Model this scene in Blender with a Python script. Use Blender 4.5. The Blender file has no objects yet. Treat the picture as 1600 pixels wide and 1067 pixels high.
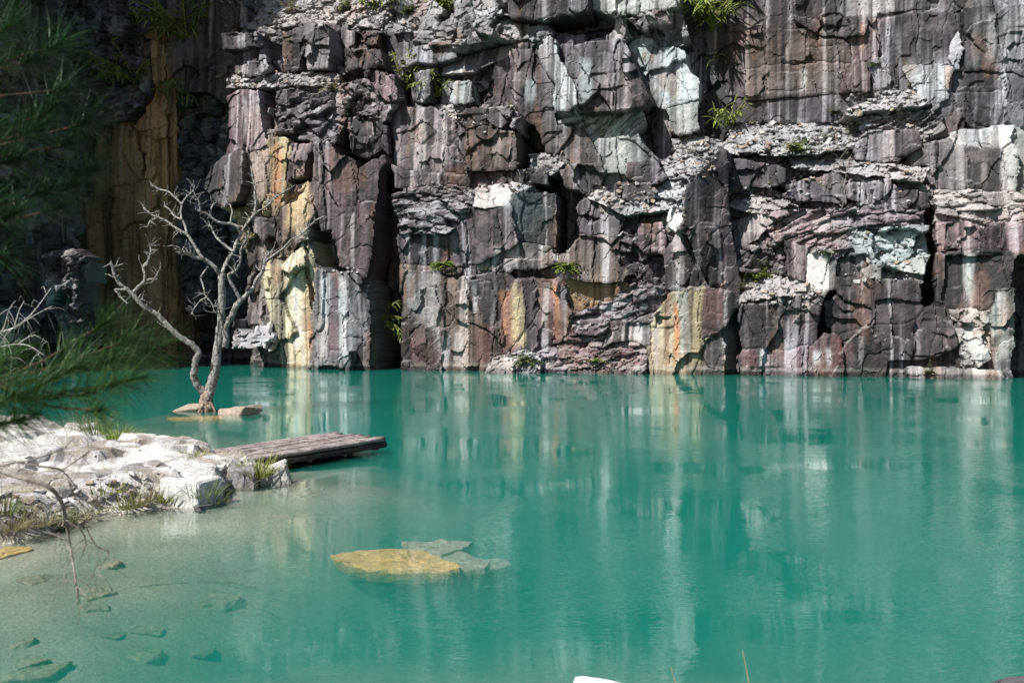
import bpy, bmesh, math, random
import numpy as np
from mathutils import Vector, Matrix

scene = bpy.context.scene
COL = scene.collection
R = math.radians

# ------------------------------------------------------------------ camera
CAM_H = 2.6                      # eye height above the water
F_PX, CX, CY, HORIZON = 1600.0, 800.0, 533.5, 490.0
PITCH = math.atan((CY - HORIZON) / F_PX)
cam_d = bpy.data.cameras.new('camera')
cam = bpy.data.objects.new('camera', cam_d)
COL.objects.link(cam)
cam.location = (0, 0, CAM_H)
cam.rotation_euler = (math.pi / 2 - PITCH, 0, 0)
cam_d.sensor_width = 36.0
cam_d.lens = 36.0 * F_PX / 1600.0
cam_d.clip_start = 0.1
cam_d.clip_end = 600
cam_d.dof.use_dof = True
cam_d.dof.focus_distance = 42.0
cam_d.dof.aperture_fstop = 3.1
scene.camera = cam

# ------------------------------------------------------------------ sky and sun
SUN_DIR = Vector((0.55, 0.53, -0.90)).normalized()       # the way the light travels
world = bpy.data.worlds.new('World')
scene.world = world
world.use_nodes = True
wn = world.node_tree.nodes
wl = world.node_tree.links
wn.clear()
sky = wn.new('ShaderNodeTexSky')
sky.sky_type = 'NISHITA'
sky.sun_disc = False
sky.sun_elevation = math.asin(-SUN_DIR.z)
sky.sun_rotation = math.atan2(-SUN_DIR.x, -SUN_DIR.y)
bg = wn.new('ShaderNodeBackground')
bg.inputs['Strength'].default_value = 0.055
wo = wn.new('ShaderNodeOutputWorld')
wl.new(sky.outputs[0], bg.inputs['Color'])
wl.new(bg.outputs[0], wo.inputs['Surface'])

sun_d = bpy.data.lights.new('sun', 'SUN')
sun_d.energy = 5.0
sun_d.angle = R(0.53)
sun_d.color = (1.0, 0.97, 0.925)
sun = bpy.data.objects.new('sun', sun_d)
COL.objects.link(sun)
sun.rotation_euler = SUN_DIR.to_track_quat('-Z', 'Y').to_euler()
sun.location = (-30, -20, 50)

vs = scene.view_settings
vs.view_transform = 'Standard'
vs.look = 'None'
vs.exposure = 0.88
vs.gamma = 1.0
vs.use_curve_mapping = False
scene.render.engine = 'CYCLES'
cy = scene.cycles
cy.use_denoising = True
cy.max_bounces = 8
cy.diffuse_bounces = 3
cy.glossy_bounces = 3
cy.transparent_max_bounces = 12
cy.volume_bounces = 0
cy.caustics_reflective = False
cy.caustics_refractive = False
cy.sample_clamp_indirect = 6.0

# ------------------------------------------------------------------ helpers
def ray(px, py):
    """direction (y = 1 along the ground axis) of the sight line through a photo pixel"""
    a = (px - CX) / F_PX
    b = (CY - py) / F_PX
    c, s = math.cos(PITCH), math.sin(PITCH)
    # camera axes: right (1,0,0), up (0,s,c), forward (0,c,-s)
    return Vector((a, b * s + c, b * c - s))

def on_level(px, py, z=0.0):
    d = ray(px, py)
    t = (z - CAM_H) / d.z
    return Vector((d.x * t, d.y * t, z))

def at_dist(px, py, y):
    d = ray(px, py)
    t = y / d.y
    return Vector((d.x * t, y, CAM_H + d.z * t))

def project(x, y, z):
    c, s = math.cos(PITCH), math.sin(PITCH)
    zz = z - CAM_H
    fwd = y * c - zz * s
    up = y * s + zz * c
    return CX + F_PX * x / fwd, CY - F_PX * up / fwd

def tag(o, label=None, cat=None, group=None, kind=None):
    if label: o['label'] = label
    if cat: o['category'] = cat
    if group: o['group'] = group
    if kind: o['kind'] = kind
    return o

def empty(name, loc=(0, 0, 0)):
    o = bpy.data.objects.new(name, None)
    o.location = loc
    o.empty_display_size = 0.3
    COL.objects.link(o)
    return o

def link_mesh(name, me, mat, parent=None):
    if mat is not None:
        me.materials.append(mat)
    o = bpy.data.objects.new(name, me)
    COL.objects.link(o)
    if parent is not None:
        o.parent = parent
        o.matrix_parent_inverse = Matrix.Translation(parent.location).inverted()
    return o

def np_mesh(name, V, F, col=None, smooth=True):
    """V (n,3), F (m,4) or (m,3) arrays"""
    me = bpy.data.meshes.new(name)
    V = np.ascontiguousarray(V, dtype=np.float32)
    F = np.ascontiguousarray(F, dtype=np.int32)
    k = F.shape[1]
    me.vertices.add(len(V))
    me.vertices.foreach_set('co', V.ravel())
    me.loops.add(F.size)
    me.loops.foreach_set('vertex_index', F.ravel())
    me.polygons.add(len(F))
    me.polygons.foreach_set('loop_start', np.arange(0, F.size, k, dtype=np.int32))
    me.polygons.foreach_set('use_smooth', np.full(len(F), smooth, dtype=bool))
    if col is not None:
        a = me.color_attributes.new('Col', 'FLOAT_COLOR', 'POINT')
        c4 = np.ones((len(V), 4), dtype=np.float32)
        c4[:, :3] = col
        a.data.foreach_set('color', c4.ravel())
    me.update(calc_edges=True)
    me.validate()
    return me

# ---- numpy noise
def hash2(ix, iy, seed):
    h = (ix.astype(np.int64) * 374761393 + iy.astype(np.int64) * 668265263 + int(seed) * 974634721) & 0xffffffff
    h = ((h ^ (h >> 13)) * 1274126177) & 0xffffffff
    h = ((h ^ (h >> 16)) * 2246822519) & 0xffffffff
    h = h ^ (h >> 15)
    return (h & 0xffffff).astype(np.float64) / 16777216.0

def vnoise(x, y, seed=0):
    ix = np.floor(x); iy = np.floor(y)
    fx = x - ix; fy = y - iy
    fx = fx * fx * (3 - 2 * fx); fy = fy * fy * (3 - 2 * fy)
    a = hash2(ix, iy, seed); b = hash2(ix + 1, iy, seed)
    c = hash2(ix, iy + 1, seed); d = hash2(ix + 1, iy + 1, seed)
    return (a + (b - a) * fx) * (1 - fy) + (c + (d - c) * fx) * fy

def fbm(x, y, octaves=4, seed=0):
    s = 0.0; a = 0.5; n = 0.0
    for o in range(octaves):
        s = s + a * vnoise(x * 2 ** o + 17.3 * o, y * 2 ** o - 9.1 * o, seed + o * 7)
        n += a; a *= 0.5
    return s / n

def sstep(a, b, x):
    t = np.clip((x - a) / (b - a), 0, 1)
    return t * t * (3 - 2 * t)

def facets(U, Z, cu, cz, seed, jit=0.9):
    """broken-stone cells: random step, random tilt and the distance to the next cell's edge"""
    x = U / cu; y = Z / cz
    ix = np.floor(x); iy = np.floor(y)
    d1 = np.full(x.shape, 9.0); d2 = np.full(x.shape, 9.0)
    bx = np.zeros(x.shape); by = np.zeros(x.shape); bi = np.zeros(x.shape); bj = np.zeros(x.shape)
    for di in (-1, 0, 1):
        for dj in (-1, 0, 1):
            ci = ix + di; cj = iy + dj
            sx = ci + 0.5 + jit * (hash2(ci, cj, seed) - 0.5)
            sy = cj + 0.5 + jit * (hash2(ci, cj, seed + 1) - 0.5)
            # blocky metric
            ax = np.abs(x - sx); ay = np.abs(y - sy)
            d = 0.85 * np.maximum(ax, ay) + 0.15 * (ax + ay)
            near = d < d1
            d2 = np.where(near, d1, np.minimum(d2, d))
            bx = np.where(near, sx, bx); by = np.where(near, sy, by)
            bi = np.where(near, ci, bi); bj = np.where(near, cj, bj)
            d1 = np.where(near, d, d1)
    off = hash2(bi, bj, seed + 2) - 0.5
    tu = hash2(bi, bj, seed + 3) - 0.5
    tz = hash2(bi, bj, seed + 4) - 0.5
    return off, tu * (x - bx) * cu, tz * (y - by) * cz, d2 - d1, hash2(bi, bj, seed + 5), d1

# ---- materials
def mat_nodes(name):
    m = bpy.data.materials.new(name)
    m.use_nodes = True
    nt = m.node_tree
    b = nt.nodes['Principled BSDF']
    return m, nt, b

def node(nt, kind, **kw):
    n = nt.nodes.new(kind)
    for k, v in kw.items():
        if k in n.inputs.keys():
            n.inputs[k].default_value = v
        else:
            setattr(n, k, v)
    return n

def rock_material(name, bump=0.5, rough=0.78, spec=0.35, scale=1.0, attr=True, color=(0.3, 0.3, 0.3)):
    m, nt, b = mat_nodes(name)
    L = nt.links.new
    geo = node(nt, 'ShaderNodeNewGeometry')
    n1 = node(nt, 'ShaderNodeTexNoise', Scale=5.0 * scale, Detail=6.0, Roughness=0.65)
    n2 = node(nt, 'ShaderNodeTexNoise', Scale=22.0 * scale, Detail=5.0, Roughness=0.7)
    L(geo.outputs['Position'], n1.inputs['Vector']); L(geo.outputs['Position'], n2.inputs['Vector'])
    mr = node(nt, 'ShaderNodeMapRange'); mr.inputs['From Min'].default_value = 0.3; mr.inputs['From Max'].default_value = 0.7
    mr.inputs['To Min'].default_value = 0.52; mr.inputs['To Max'].default_value = 1.48
    L(n2.outputs[0], mr.inputs['Value'])
    mix = node(nt, 'ShaderNodeMix', data_type='RGBA', blend_type='MULTIPLY')
    mix.inputs[0].default_value = 1.0
    if attr:
        a = node(nt, 'ShaderNodeVertexColor', layer_name='Col')
        L(a.outputs['Color'], mix.inputs[6])
    else:
        ramp = node(nt, 'ShaderNodeValToRGB')
        ramp.color_ramp.elements[0].position = 0.3; ramp.color_ramp.elements[1].position = 0.7
        ramp.color_ramp.elements[0].color = tuple(c * 0.6 for c in color) + (1,)
        ramp.color_ramp.elements[1].color = tuple(min(1, c * 1.25) for c in color) + (1,)
        L(n1.outputs[0], ramp.inputs[0])
        L(ramp.outputs[0], mix.inputs[6])
    L(mr.outputs[0], mix.inputs[7])
    L(mix.outputs[2], b.inputs['Base Color'])
    b.inputs['Roughness'].default_value = rough
    b.inputs['Specular IOR Level'].default_value = spec
    b1 = node(nt, 'ShaderNodeBump', Strength=bump, Distance=0.05)
    b2 = node(nt, 'ShaderNodeBump', Strength=bump, Distance=0.03)
    L(n1.outputs[0], b1.inputs['Height']); L(n2.outputs[0], b2.inputs['Height'])
    L(b1.outputs[0], b2.inputs['Normal']); L(b2.outputs[0], b.inputs['Normal'])
    return m

M = {}
M['cliff'] = rock_material('cliff_rock', bump=0.6, rough=0.72, spec=0.4)
# ------------------------------------------------------------------ the quarry cliff
TONES = {
    'D': (0.054, 0.0435, 0.0495), 'K': (0.040, 0.036, 0.042), 'P': (0.120, 0.084, 0.092), 'G': (0.135, 0.132, 0.136),
    'W': (0.44, 0.445, 0.43), 'N': (0.235, 0.265, 0.25), 'Y': (0.36, 0.29, 0.165), 'O': (0.330, 0.150, 0.070),
    'R': (0.095, 0.056, 0.050), 'B': (0.075, 0.058, 0.048), 'L': (0.21, 0.196, 0.19), 'C': (0.28, 0.165, 0.075),
    'A': (0.085, 0.100, 0.105), 'M': (0.135, 0.055, 0.050), 'V': (0.40, 0.345, 0.22), 'T': (0.200, 0.150, 0.120), 'H': (0.250, 0.195, 0.115), 'S': (0.245, 0.24, 0.235),
}
TONES = {k: np.array(v) for k, v in TONES.items()}
# how strongly run-off streaks show on each tone: (light, dark)
STREAK = {'D': (0.75, 0.8), 'K': (0.25, 0.4), 'P': (0.7, 0.8), 'G': (0.7, 0.9), 'W': (0.0, 0.85), 'N': (0.4, 0.6), 'Y': (0.4, 0.45),
          'O': (0.2, 0.3), 'R': (0.6, 0.7), 'B': (0.5, 0.7), 'L': (0.4, 0.8), 'C': (0.25, 0.6), 'A': (0.3, 0.3), 'T': (0.6, 0.7), 'V': (0.4, 0.7), 'H': (0.4, 0.6), 'S': (0.1, 0.2)}

# depth(m proud)  turn  lean  style tone | outline in photograph pixels
MAIN = '''
*-3.0 0 -.9 debris L|300,-60 760,-60 760,40 640,70 560,40 430,40 330,60
*-2.6 0 -.5 broken L|600,-60 790,-60 790,60 760,72 700,100 620,110 600,60
*-1.2 0 -.3 broken D|330,40 620,40 615,120 600,185 420,220 345,150
-0.2 .1 0 massive D|336,52 403,52 410,72 340,80
-0.8 .1 0 massive G|441,50 474,41 476,116 441,116
-0.5 -.1 -.1 massive G|476,36 512,38 514,108 482,108
-2.0 0 0 massive D|514,40 540,50 538,108 516,108
-0.4 .2 -.2 massive D|358,80 412,71 424,112 394,120 364,112
-0.6 0 0 massive D|540,75 596,79 600,108 540,112
-0.6 0 -1.0 debris L|340,112 525,112 530,135 424,140 345,138
0.0 .45 -.05 massive P|345,152 375,139 412,144 424,225 390,242 347,222
*0.1 0 -.3 broken D|424,135 525,130 542,184 525,222 450,218 424,217
0.3 0 -.2 broken D|525,130 570,120 610,170 600,190 542,184
0.0 -.1 -.2 massive P|570,112 600,112 607,176 570,150
0.4 0 0 massive D|542,184 598,184 598,210 544,214
0.5 0 0 massive D|547,214 596,212 596,232 577,246 550,240
0.6 .35 -.25 massive D|316,294 382,225 388,292 356,324 335,312
0.7 .3 0 massive T|382,244 424,232 424,296 390,328
0.85 .1 0 massive Y|424,217 450,214 450,259 448,332 431,336 424,300
0.7 -.1 0 massive P|450,225 484,225 476,277 450,283
*0.3 .2 0 broken Y|337,312 356,322 390,328 424,300 431,336 394,340 394,380 400,410 360,360
0.8 .2 -.2 massive T|439,300 476,285 484,312 438,327
0.9 0 0 massive P|499,225 555,250 555,322 525,324 502,281
-0.6 0 0 massive Y|476,225 499,225 502,281 497,288 478,300
-1.4 0 0 massive N|484,286 497,284 526,391 530,414 497,404 487,348
1.1 -.08 -.05 massive P|497,286 510,300 526,324 555,322 555,262 582,246 589,250 585,348 579,434 530,416 526,388
0.9 .2 0 massive T|438,327 480,312 487,375 471,381 448,396 436,360
0.6 .1 0 massive D|394,337 435,349 435,362 409,377 394,358
1.3 .3 -.4 massive V|432,418 450,398 474,378 480,414 457,426
0.8 .28 .02 massive V|413,434 418,411 444,401 448,407 457,422 477,414 489,493 484,600 452,600 421,473 411,447
0.6 -1.1 0 massive Y|479,381 487,398 497,486 489,493 479,414
0.9 0 0 massive V|484,375 497,405 497,484 488,400
1.3 .02 -.02 massive G|497,427 559,424 576,450 582,532 583,600 485,600 489,499
1.0 -.3 0 massive G|559,424 579,434 583,540 576,450
1.9 .3 .3 massive L|524,565 553,545 556,558 540,600 522,600
0.1 .3 0 massive B|380,421 411,447 441,600 425,600 408,539 386,506
-0.3 0 0 massive B|392,375 436,360 448,396 444,401 418,411 413,434 385,421
0.9 .2 -.6 massive L|392,508 420,508 416,526 395,524
1.0 0 -.6 broken S|362,528 392,516 424,526 424,540 366,545
-1.6 0 0 massive D|372,535 421,535 428,600 366,600
-2.8 0 0 massive D|607,165 620,180 615,230 612,300 628,400 632,600 583,600 580,450 586,350 590,240 598,190
-1.6 -.3 0 massive D|612,270 632,285 640,600 628,600 622,400
-2.4 0 0 massive D|618,60 640,50 622,180 608,172
-0.6 0 -.2 massive G|648,70 705,62 712,88 690,96 650,92
-0.4 0 0 massive D|646,112 672,108 674,170 652,172
-1.6 0 0 massive D|674,108 712,112 690,172 675,172
-0.3 .2 -.2 massive N|708,128 735,125 740,172 700,175
0.0 0 -.1 massive D|610,178 640,170 668,166 728,195 730,272 645,282 626,250
-0.2 0 -1.0 debris L|640,158 800,165 815,205 760,198 720,190
0.1 .08 0 massive D|708,178 745,168 800,170 805,202 728,198
0.5 .02 -.05 massive B|730,210 745,199 803,204 806,264 730,268
-1.9 0 0 massive D|805,204 835,202 852,240 831,262 818,264
0.2 0 0 massive D|624,268 730,272 852,262 856,288 620,294
-0.3 0 -1.1 debris L|820,238 860,235 880,262 862,276 835,270
-0.9 .08 -.05 massive D|768,101 824,66 850,112 866,130 866,174 820,176 771,167
-1.2 .2 -.8 massive L|690,97 756,71 824,58 826,66 768,101 745,114 690,120
-1.5 .1 -.2 broken D|690,118 745,114 772,103 771,167 735,160 705,140
*-1.0 0 -.35 broken L|700,-60 800,-60 800,60 756,72 720,90
-0.3 0 0 massive D|782,-60 917,-60 921,15 850,28 794,26
-2.6 0 -.2 massive D|850,28 921,17 948,62 914,70 880,52 855,45
-1.2 0 -.5 broken S|775,26 850,28 860,45 840,58 800,60 770,50
-0.35 .3 0 massive L|829,71 861,62 872,97 869,135 850,112
-0.3 .35 0 massive W|861,62 874,105 901,139 903,177 868,174 869,131
-1.1 0 0 massive D|872,56 912,52 914,71 891,86 880,103
-0.4 -.03 -.08 massive D|885,97 910,69 970,64 989,94 994,131 1006,167 977,176 910,176 899,135
-1.5 0 -.3 massive L|915,68 945,60 975,30 985,60 960,66
-2.2 .15 -.05 massive N|979,41 1022,67 1071,82 1079,112 1094,135 1092,156 1041,169 1011,124 985,75
-1.9 .1 0 massive N|1041,169 1092,156 1092,204 1049,212
-1.6 0 0 broken G|975,20 1062,13 1081,67 1030,71 1000,45
-1.4 .05 -.1 massive N|917,-60 1065,-60 1062,15 975,24 921,15
-3.2 0 0 massive D|1065,-60 1140,-60 1142,130 1137,228 1092,212 1096,130 1082,70
-1.0 0 0 strata N|866,175 1002,175 1009,188 992,212 940,217 921,192 872,197
-0.9 .05 -.03 massive N|938,217 998,210 1017,244 1017,253 947,261
-0.7 .1 0 massive B|826,176 869,174 869,195 895,210 942,261 857,249 842,210
-2.3 0 0 massive D|1000,184 1039,174 1051,225 1032,249 1017,230
-1.2 0 -1.1 debris S|1045,202 1120,214 1120,251 1084,287 1060,279 1032,264 1052,240
0.0 .05 0 massive D|874,266 940,259 950,270 932,302 884,294
-0.2 0 0 massive N|947,259 979,261 978,283 940,291
0.2 .05 0 massive D|979,259 1028,252 1035,277 1026,291 981,281
0.3 0 -.9 debris S|926,290 1035,288 1072,282 1062,312 1040,332 960,342 925,312
0.6 0 -.2 massive D|957,289 1011,285 1027,300 1019,317 977,313 960,306
-2.2 0 0 massive D|848,274 876,270 880,296 852,302
-2.4 0 0 massive D|867,304 902,300 899,375 882,400 865,396 863,338
0.4 -.1 0 massive D|842,300 867,300 868,396 852,398
0.6 .1 -.15 massive D|902,319 925,311 978,337 964,366 925,370 899,345
*0.4 0 -.1 broken D|970,335 1042,325 1045,375 1037,395 990,400 964,372
0.9 0 -.35 massive B|877,398 909,371 936,366 963,375 969,412 989,427 963,438 902,438
*0.5 0 -.2 broken D|963,380 1003,382 1038,395 1044,449 985,440 968,415
0.7 0 -.1 massive P|997,350 1037,348 1041,368 1037,395 1010,398 993,382
0.9 0 -.15 strata D|613,306 638,294 700,288 727,298 736,320 705,366 632,370
0.9 -.05 0 massive D|626,368 705,366 724,341 740,385 745,420 630,414
-0.8 0 0 massive D|729,300 752,300 736,350 724,341
0.9 0 -.6 massive S|748,290 798,283 830,289 800,306 798,328 748,326
1.2 .02 -.12 massive D|728,348 744,327 798,322 810,380 744,414 738,385
0.4 -.75 0 massive A|796,304 844,300 854,351 850,384 809,384 805,351
1.0 0 0 massive G|744,412 809,380 862,385 864,400 844,424 744,422
1.1 0 0 massive T|628,412 722,418 727,440 745,470 765,530 778,600 630,600 632,500
1.2 -.05 0 massive D|722,418 745,420 806,438 782,486 779,560 778,600 765,530 745,470
1.3 0 0 massive P|781,486 805,437 861,437 881,444 888,500 891,532 855,542 845,556 811,552 779,562
0.8 0 0 massive D|806,422 880,420 882,446 806,440
0.8 0 0 massive C|877,440 982,447 958,469 909,495 902,485 885,481
1.2 0 -.15 strata P|887,495 967,464 972,500 945,522 887,542
1.2 0 -.1 strata P|965,456 1004,437 1039,466 1019,502 970,490
1.4 0 -.3 massive L|948,522 1010,506 1019,535 990,539 954,532
1.6 0 -.35 strata P|835,552 855,540 889,530 1000,537 1008,600 829,600
2.0 0 -.8 debris S|765,560 815,548 845,556 850,600 760,600
1.4 .04 0 massive H|1022,486 1058,457 1078,447 1103,450 1107,500 1100,600 1012,600 1018,520
1.4 -.1 0 massive R|1101,450 1134,437 1136,500 1098,532
1.6 0 -.05 massive L|1099,533 1122,528 1134,540 1130,600 1097,600
0.8 -.8 0 massive A|1128,540 1152,470 1156,600 1128,600
1.6 -.62 -.08 massive D|1066,321 1091,285 1105,268 1137,230 1141,351 1152,439 1154,480 1132,500 1134,437 1112,448 1088,409 1074,361
1.2 .05 -.05 massive D|1035,392 1074,369 1097,419 1110,441 1060,457 1042,451
1.0 .4 -.6 massive W|1039,333 1066,312 1073,346 1050,350
-3.0 0 0 massive D|1148,-60 1284,-60 1286,26 1254,46 1154,47
-2.9 .02 .03 massive B|1165,67 1186,46 1257,46 1310,60 1327,79 1323,98 1269,98 1212,102 1173,110
-2.8 0 0 massive B|1173,109 1212,101 1323,98 1316,144 1224,157 1165,158
-2.6 0 0 massive R|1312,109 1340,102 1361,116 1357,144 1312,145
-2.8 0 0 massive D|1160,157 1224,156 1361,143 1357,156 1280,189 1160,189
-2.8 0 0 massive D|1255,30 1338,28 1334,57 1299,54 1276,42
-2.9 0 0 massive R|1330,33 1372,29 1379,92 1355,96 1327,77
-3.0 .02 0 massive D|1372,33 1445,29 1507,21 1499,52 1488,103 1430,103 1383,107
-3.2 0 0 massive G|1284,-60 1452,-60 1451,13 1389,23 1338,28 1286,26
-3.1 0 0 massive G|1451,-60 1580,-60 1576,10 1510,20 1449,14
-2.5 .2 0 massive S|1488,64 1501,45 1505,75 1496,107 1482,88
-2.9 .03 0 massive G|1510,10 1578,6 1567,113 1499,110
-3.0 0 0 massive G|1576,-60 1700,-60 1700,130 1563,118
-2.5 .1 0 massive W|1413,105 1467,100 1490,108 1481,152 1430,150
-2.7 0 0 massive D|1374,108 1421,108 1432,140 1400,143 1368,152
-2.8 0 0 massive D|1490,110 1567,114 1559,140 1520,148 1486,148
-2.7 0 0 massive G|1484,146 1563,140 1578,197 1505,204 1477,182
-2.2 .3 0 massive R|1473,197 1494,168 1507,171 1505,206
-2.8 0 0 massive G|1563,116 1700,128 1700,205 1578,200
-1.8 0 -.9 debris S|1322,178 1385,142 1432,141 1428,163 1364,182
-1.6 0 -.3 strata L|1345,176 1462,176 1469,212 1437,227 1430,208 1342,204
-1.5 0 -1.3 debris S|1135,190 1342,187 1342,227 1287,242 1235,249 1194,246 1139,242
-0.8 0 0 massive D|1334,225 1366,205 1436,205 1436,234 1374,253 1338,253
-1.2 0 -.2 massive S|1495,221 1509,204 1531,212 1537,234 1512,231
-1.2 0 -.2 massive W|1531,212 1554,200 1580,200 1574,223 1537,236
-0.9 .2 0 massive G|1428,236 1467,221 1462,302 1452,257 1409,261
-0.9 .02 -.03 massive G|1465,221 1505,227 1574,238 1571,298 1462,306
-0.7 .2 0 massive N|1572,238 1589,223 1592,270 1577,298
-1.0 0 -.1 massive N|1585,198 1700,195 1700,345 1592,300
*-0.8 0 -.4 broken D|1139,243 1340,230 1440,252 1452,262 1460,310 1456,400 1300,400 1140,400
-0.5 0 -.15 massive D|1139,247 1229,262 1226,291 1167,294 1139,309
-0.4 0 -.15 massive D|1225,289 1310,269 1327,285 1319,321 1250,313 1233,321
-0.3 0 -.3 massive D|1319,285 1391,280 1391,302 1359,321 1319,309
-0.2 0 -.2 massive D|1362,322 1392,295 1449,299 1454,324 1400,332
-0.7 0 -1.0 debris L|1230,240 1400,255 1455,262 1440,285 1392,282 1310,268 1240,264
-0.4 0 -1.0 debris L|1145,300 1240,312 1260,330 1180,335 1145,325
0.2 .3 -.5 massive L|1138,350 1181,330 1213,341 1183,377 1145,387
*0.2 0 -.3 strata P|1183,330 1330,325 1454,330 1454,378 1320,390 1215,385
0.5 0 -.3 broken N|1320,360 1452,350 1452,400 1440,430 1340,410
0.5 0 -.1 massive P|1226,378 1261,385 1264,454 1230,454
0.3 0 -.4 broken D|1145,385 1228,378 1230,450 1160,430
0.9 .1 -.1 massive W|1260,398 1298,394 1294,440 1282,458 1260,454
0.6 0 0 massive D|1314,402 1352,397 1352,431 1314,431
0.8 .1 0 massive N|1346,419 1374,407 1374,441 1348,439
0.4 0 -1.0 debris S|1374,412 1445,412 1440,442 1376,442
0.7 0 -1.2 debris L|1155,425 1230,430 1286,455 1210,468 1156,474
1.3 .03 -.03 massive D|1154,473 1208,465 1288,457 1281,506 1270,539 1225,549 1167,542 1154,522
-1.0 0 0 massive D|1284,462 1293,462 1293,522 1270,532
0.9 0 -.1 massive D|1291,469 1316,464 1365,483 1362,502 1319,522 1291,512
1.0 .02 -.02 massive D|1314,434 1436,437 1439,466 1416,508 1363,505 1363,483 1316,468
-1.8 0 0 massive D|1452,315 1466,344 1463,468 1439,471 1451,419 1452,378
0.8 .02 -.03 massive D|1462,393 1581,390 1578,449 1551,485 1495,485 1462,468
0.5 .05 -.1 massive P|1466,346 1517,346 1541,387 1466,390
0.1 0 -.3 strata L|1462,292 1574,296 1600,320 1700,345 1700,360 1462,348
0.4 0 -.1 massive P|1541,346 1700,350 1700,396 1579,394 1545,386
1.3 .05 -.05 broken W|1486,483 1551,483 1554,506 1547,600 1512,600 1497,537
1.4 .05 0 massive N|1550,483 1572,447 1588,454 1584,520 1578,600 1547,600
-1.8 0 0 massive D|1584,420 1600,388 1700,388 1700,600 1578,600
1.1 .05 -.05 massive D|1452,490 1483,482 1497,520 1503,600 1422,600 1430,513
1.2 0 -.03 massive D|1316,520 1426,506 1426,600 1316,600
1.2 0 -.05 massive R|1260,538 1289,521 1318,533 1318,600 1260,600
1.4 0 -.05 massive P|1152,556 1171,545 1225,547 1262,538 1262,600 1152,600
2.2 0 -.5 massive L|1424,575 1569,578 1574,586 1566,610 1424,610
'''
# mineral run-off: x0 x1 y0 y1 tone strength
STREAKS = '''
780 808 452 556 O .55|800 822 440 552 Y .85|846 858 442 560 W .55|862 874 440 540 O .75|875 886 446 520 G .6|820 842 440 550 D .6
640 668 520 582 M .5|668 700 540 582 M .35|742 776 505 582 M .4|885 940 535 584 M .5|960 1004 540 584 M .65|1100 1130 450 515 M .55|1154 1182 548 584 M .55|1228 1262 550 584 M .3|1294 1316 524 584 M .8|1316 1336 530 582 M .4|846 880 500 545 M .4|440 476 300 372 Y .6|500 530 500 570 P .5
1040 1050 455 580 M .4|1070 1078 470 580 M .35
781 800 520 560 R .9|805 815 437 470 R .8
1050 1060 470 575 O .85|1060 1078 452 560 N .55|1080 1096 450 580 Y .5|1020 1032 510 580 L .6|1100 1120 450 520 R .7
655 668 180 272 W .30|690 700 190 272 W .25|640 650 190 270 L .4|745 756 205 262 R .5|770 784 204 262 L .35
815 840 120 174 N .55|800 812 84 174 L .35|905 928 90 174 N .6|940 952 80 150 L .4|880 892 100 172 L .3
636 655 420 500 S .5|650 690 425 520 S .45|690 705 520 578 S .6|674 688 520 578 R .5|712 726 515 580 W .35|640 672 510 578 R .5|735 745 440 500 W .4
500 512 430 570 W .5|530 545 430 570 W .55|516 526 440 560 P .7|550 560 440 560 G .5|548 556 330 430 W .3|560 576 300 430 P .5
425 440 220 330 O .55|440 452 214 260 Y .6|470 484 280 380 Y .5|455 468 430 560 W .55|478 488 500 560 O .55
1186 1200 544 582 W .8|1164 1178 550 582 R .6|1268 1284 545 582 W .6|1298 1312 530 582 R .9|1285 1296 540 582 W .5|1340 1352 520 582 L .6|1430 1442 505 560 L .5
1508 1526 395 480 N .75|1490 1504 110 200 L .3|1555 1575 450 570 W .45|1530 1542 250 300 L .5|1500 1510 240 300 L .3
1540 1556 20 110 W .35|1520 1530 20 110 L .4|1475 1490 100 150 O .45|1393 1406 40 104 L .35|1430 1440 40 104 L .25
1250 1262 105 155 W .35|1280 1292 102 150 L .4|1225 1235 108 156 L .35|1195 1205 0 45 L .3|1232 1240 0 45 L .3|1342 1350 35 92 O .5
1060 1072 380 440 L .35|1085 1098 395 440 L .35|1020 1036 80 160 W .3|1050 1066 90 150 W .35|955 975 220 258 W .35
358 366 150 220 L .5|378 386 150 225 S .5|396 404 150 225 L .5|410 416 160 225 S .4
700 712 370 414 L .4|655 668 372 412 S .35|770 782 384 420 W .4|820 834 388 420 L .5|812 822 310 380 A .8|830 842 320 380 L .2
'''

def parse_polys(txt):
    out = []
    for ln in txt.strip().splitlines():
        a, b = ln.split('|')
        first = a.startswith('*')
        d, su, sz, style, tone = a.lstrip('*').split()
        pts = [tuple(float(v) for v in p.split(',')) for p in b.split()]
        d = float(d)
        if d < -1.3 and not first and d < 0 and style == 'massive' and tone == 'D':      # clefts run on behind their neighbours
            xm = sum(p[0] for p in pts) / len(pts)
            pts = [(x + (18 if x > xm else -18), y) for x, y in pts]
        out.append((0 if first else 1, d, float(su), float(sz), style, tone, pts))
    out = [o for o in out if o[0] == 0] + sorted([o for o in out if o[0] == 1], key=lambda o: o[1])
    return [o[1:] for o in out]

def parse_streaks(txt):
    out = []
    for ln in txt.replace('\n', '|').split('|'):
        if ln.strip():
            a = ln.split()
            out.append(tuple(float(v) for v in a[:4]) + (a[4], float(a[5])))
    return out

def in_poly(x, y, pts):
    inside = np.zeros(x.shape, bool)
    n = len(pts)
    for i in range(n):
        x0, y0 = pts[i]; x1, y1 = pts[(i + 1) % n]
        if y0 == y1: continue
        c = ((y0 > y) != (y1 > y)) & (x < (x1 - x0) * (y - y0) / (y1 - y0) + x0)
        inside ^= c
    return inside

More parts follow.
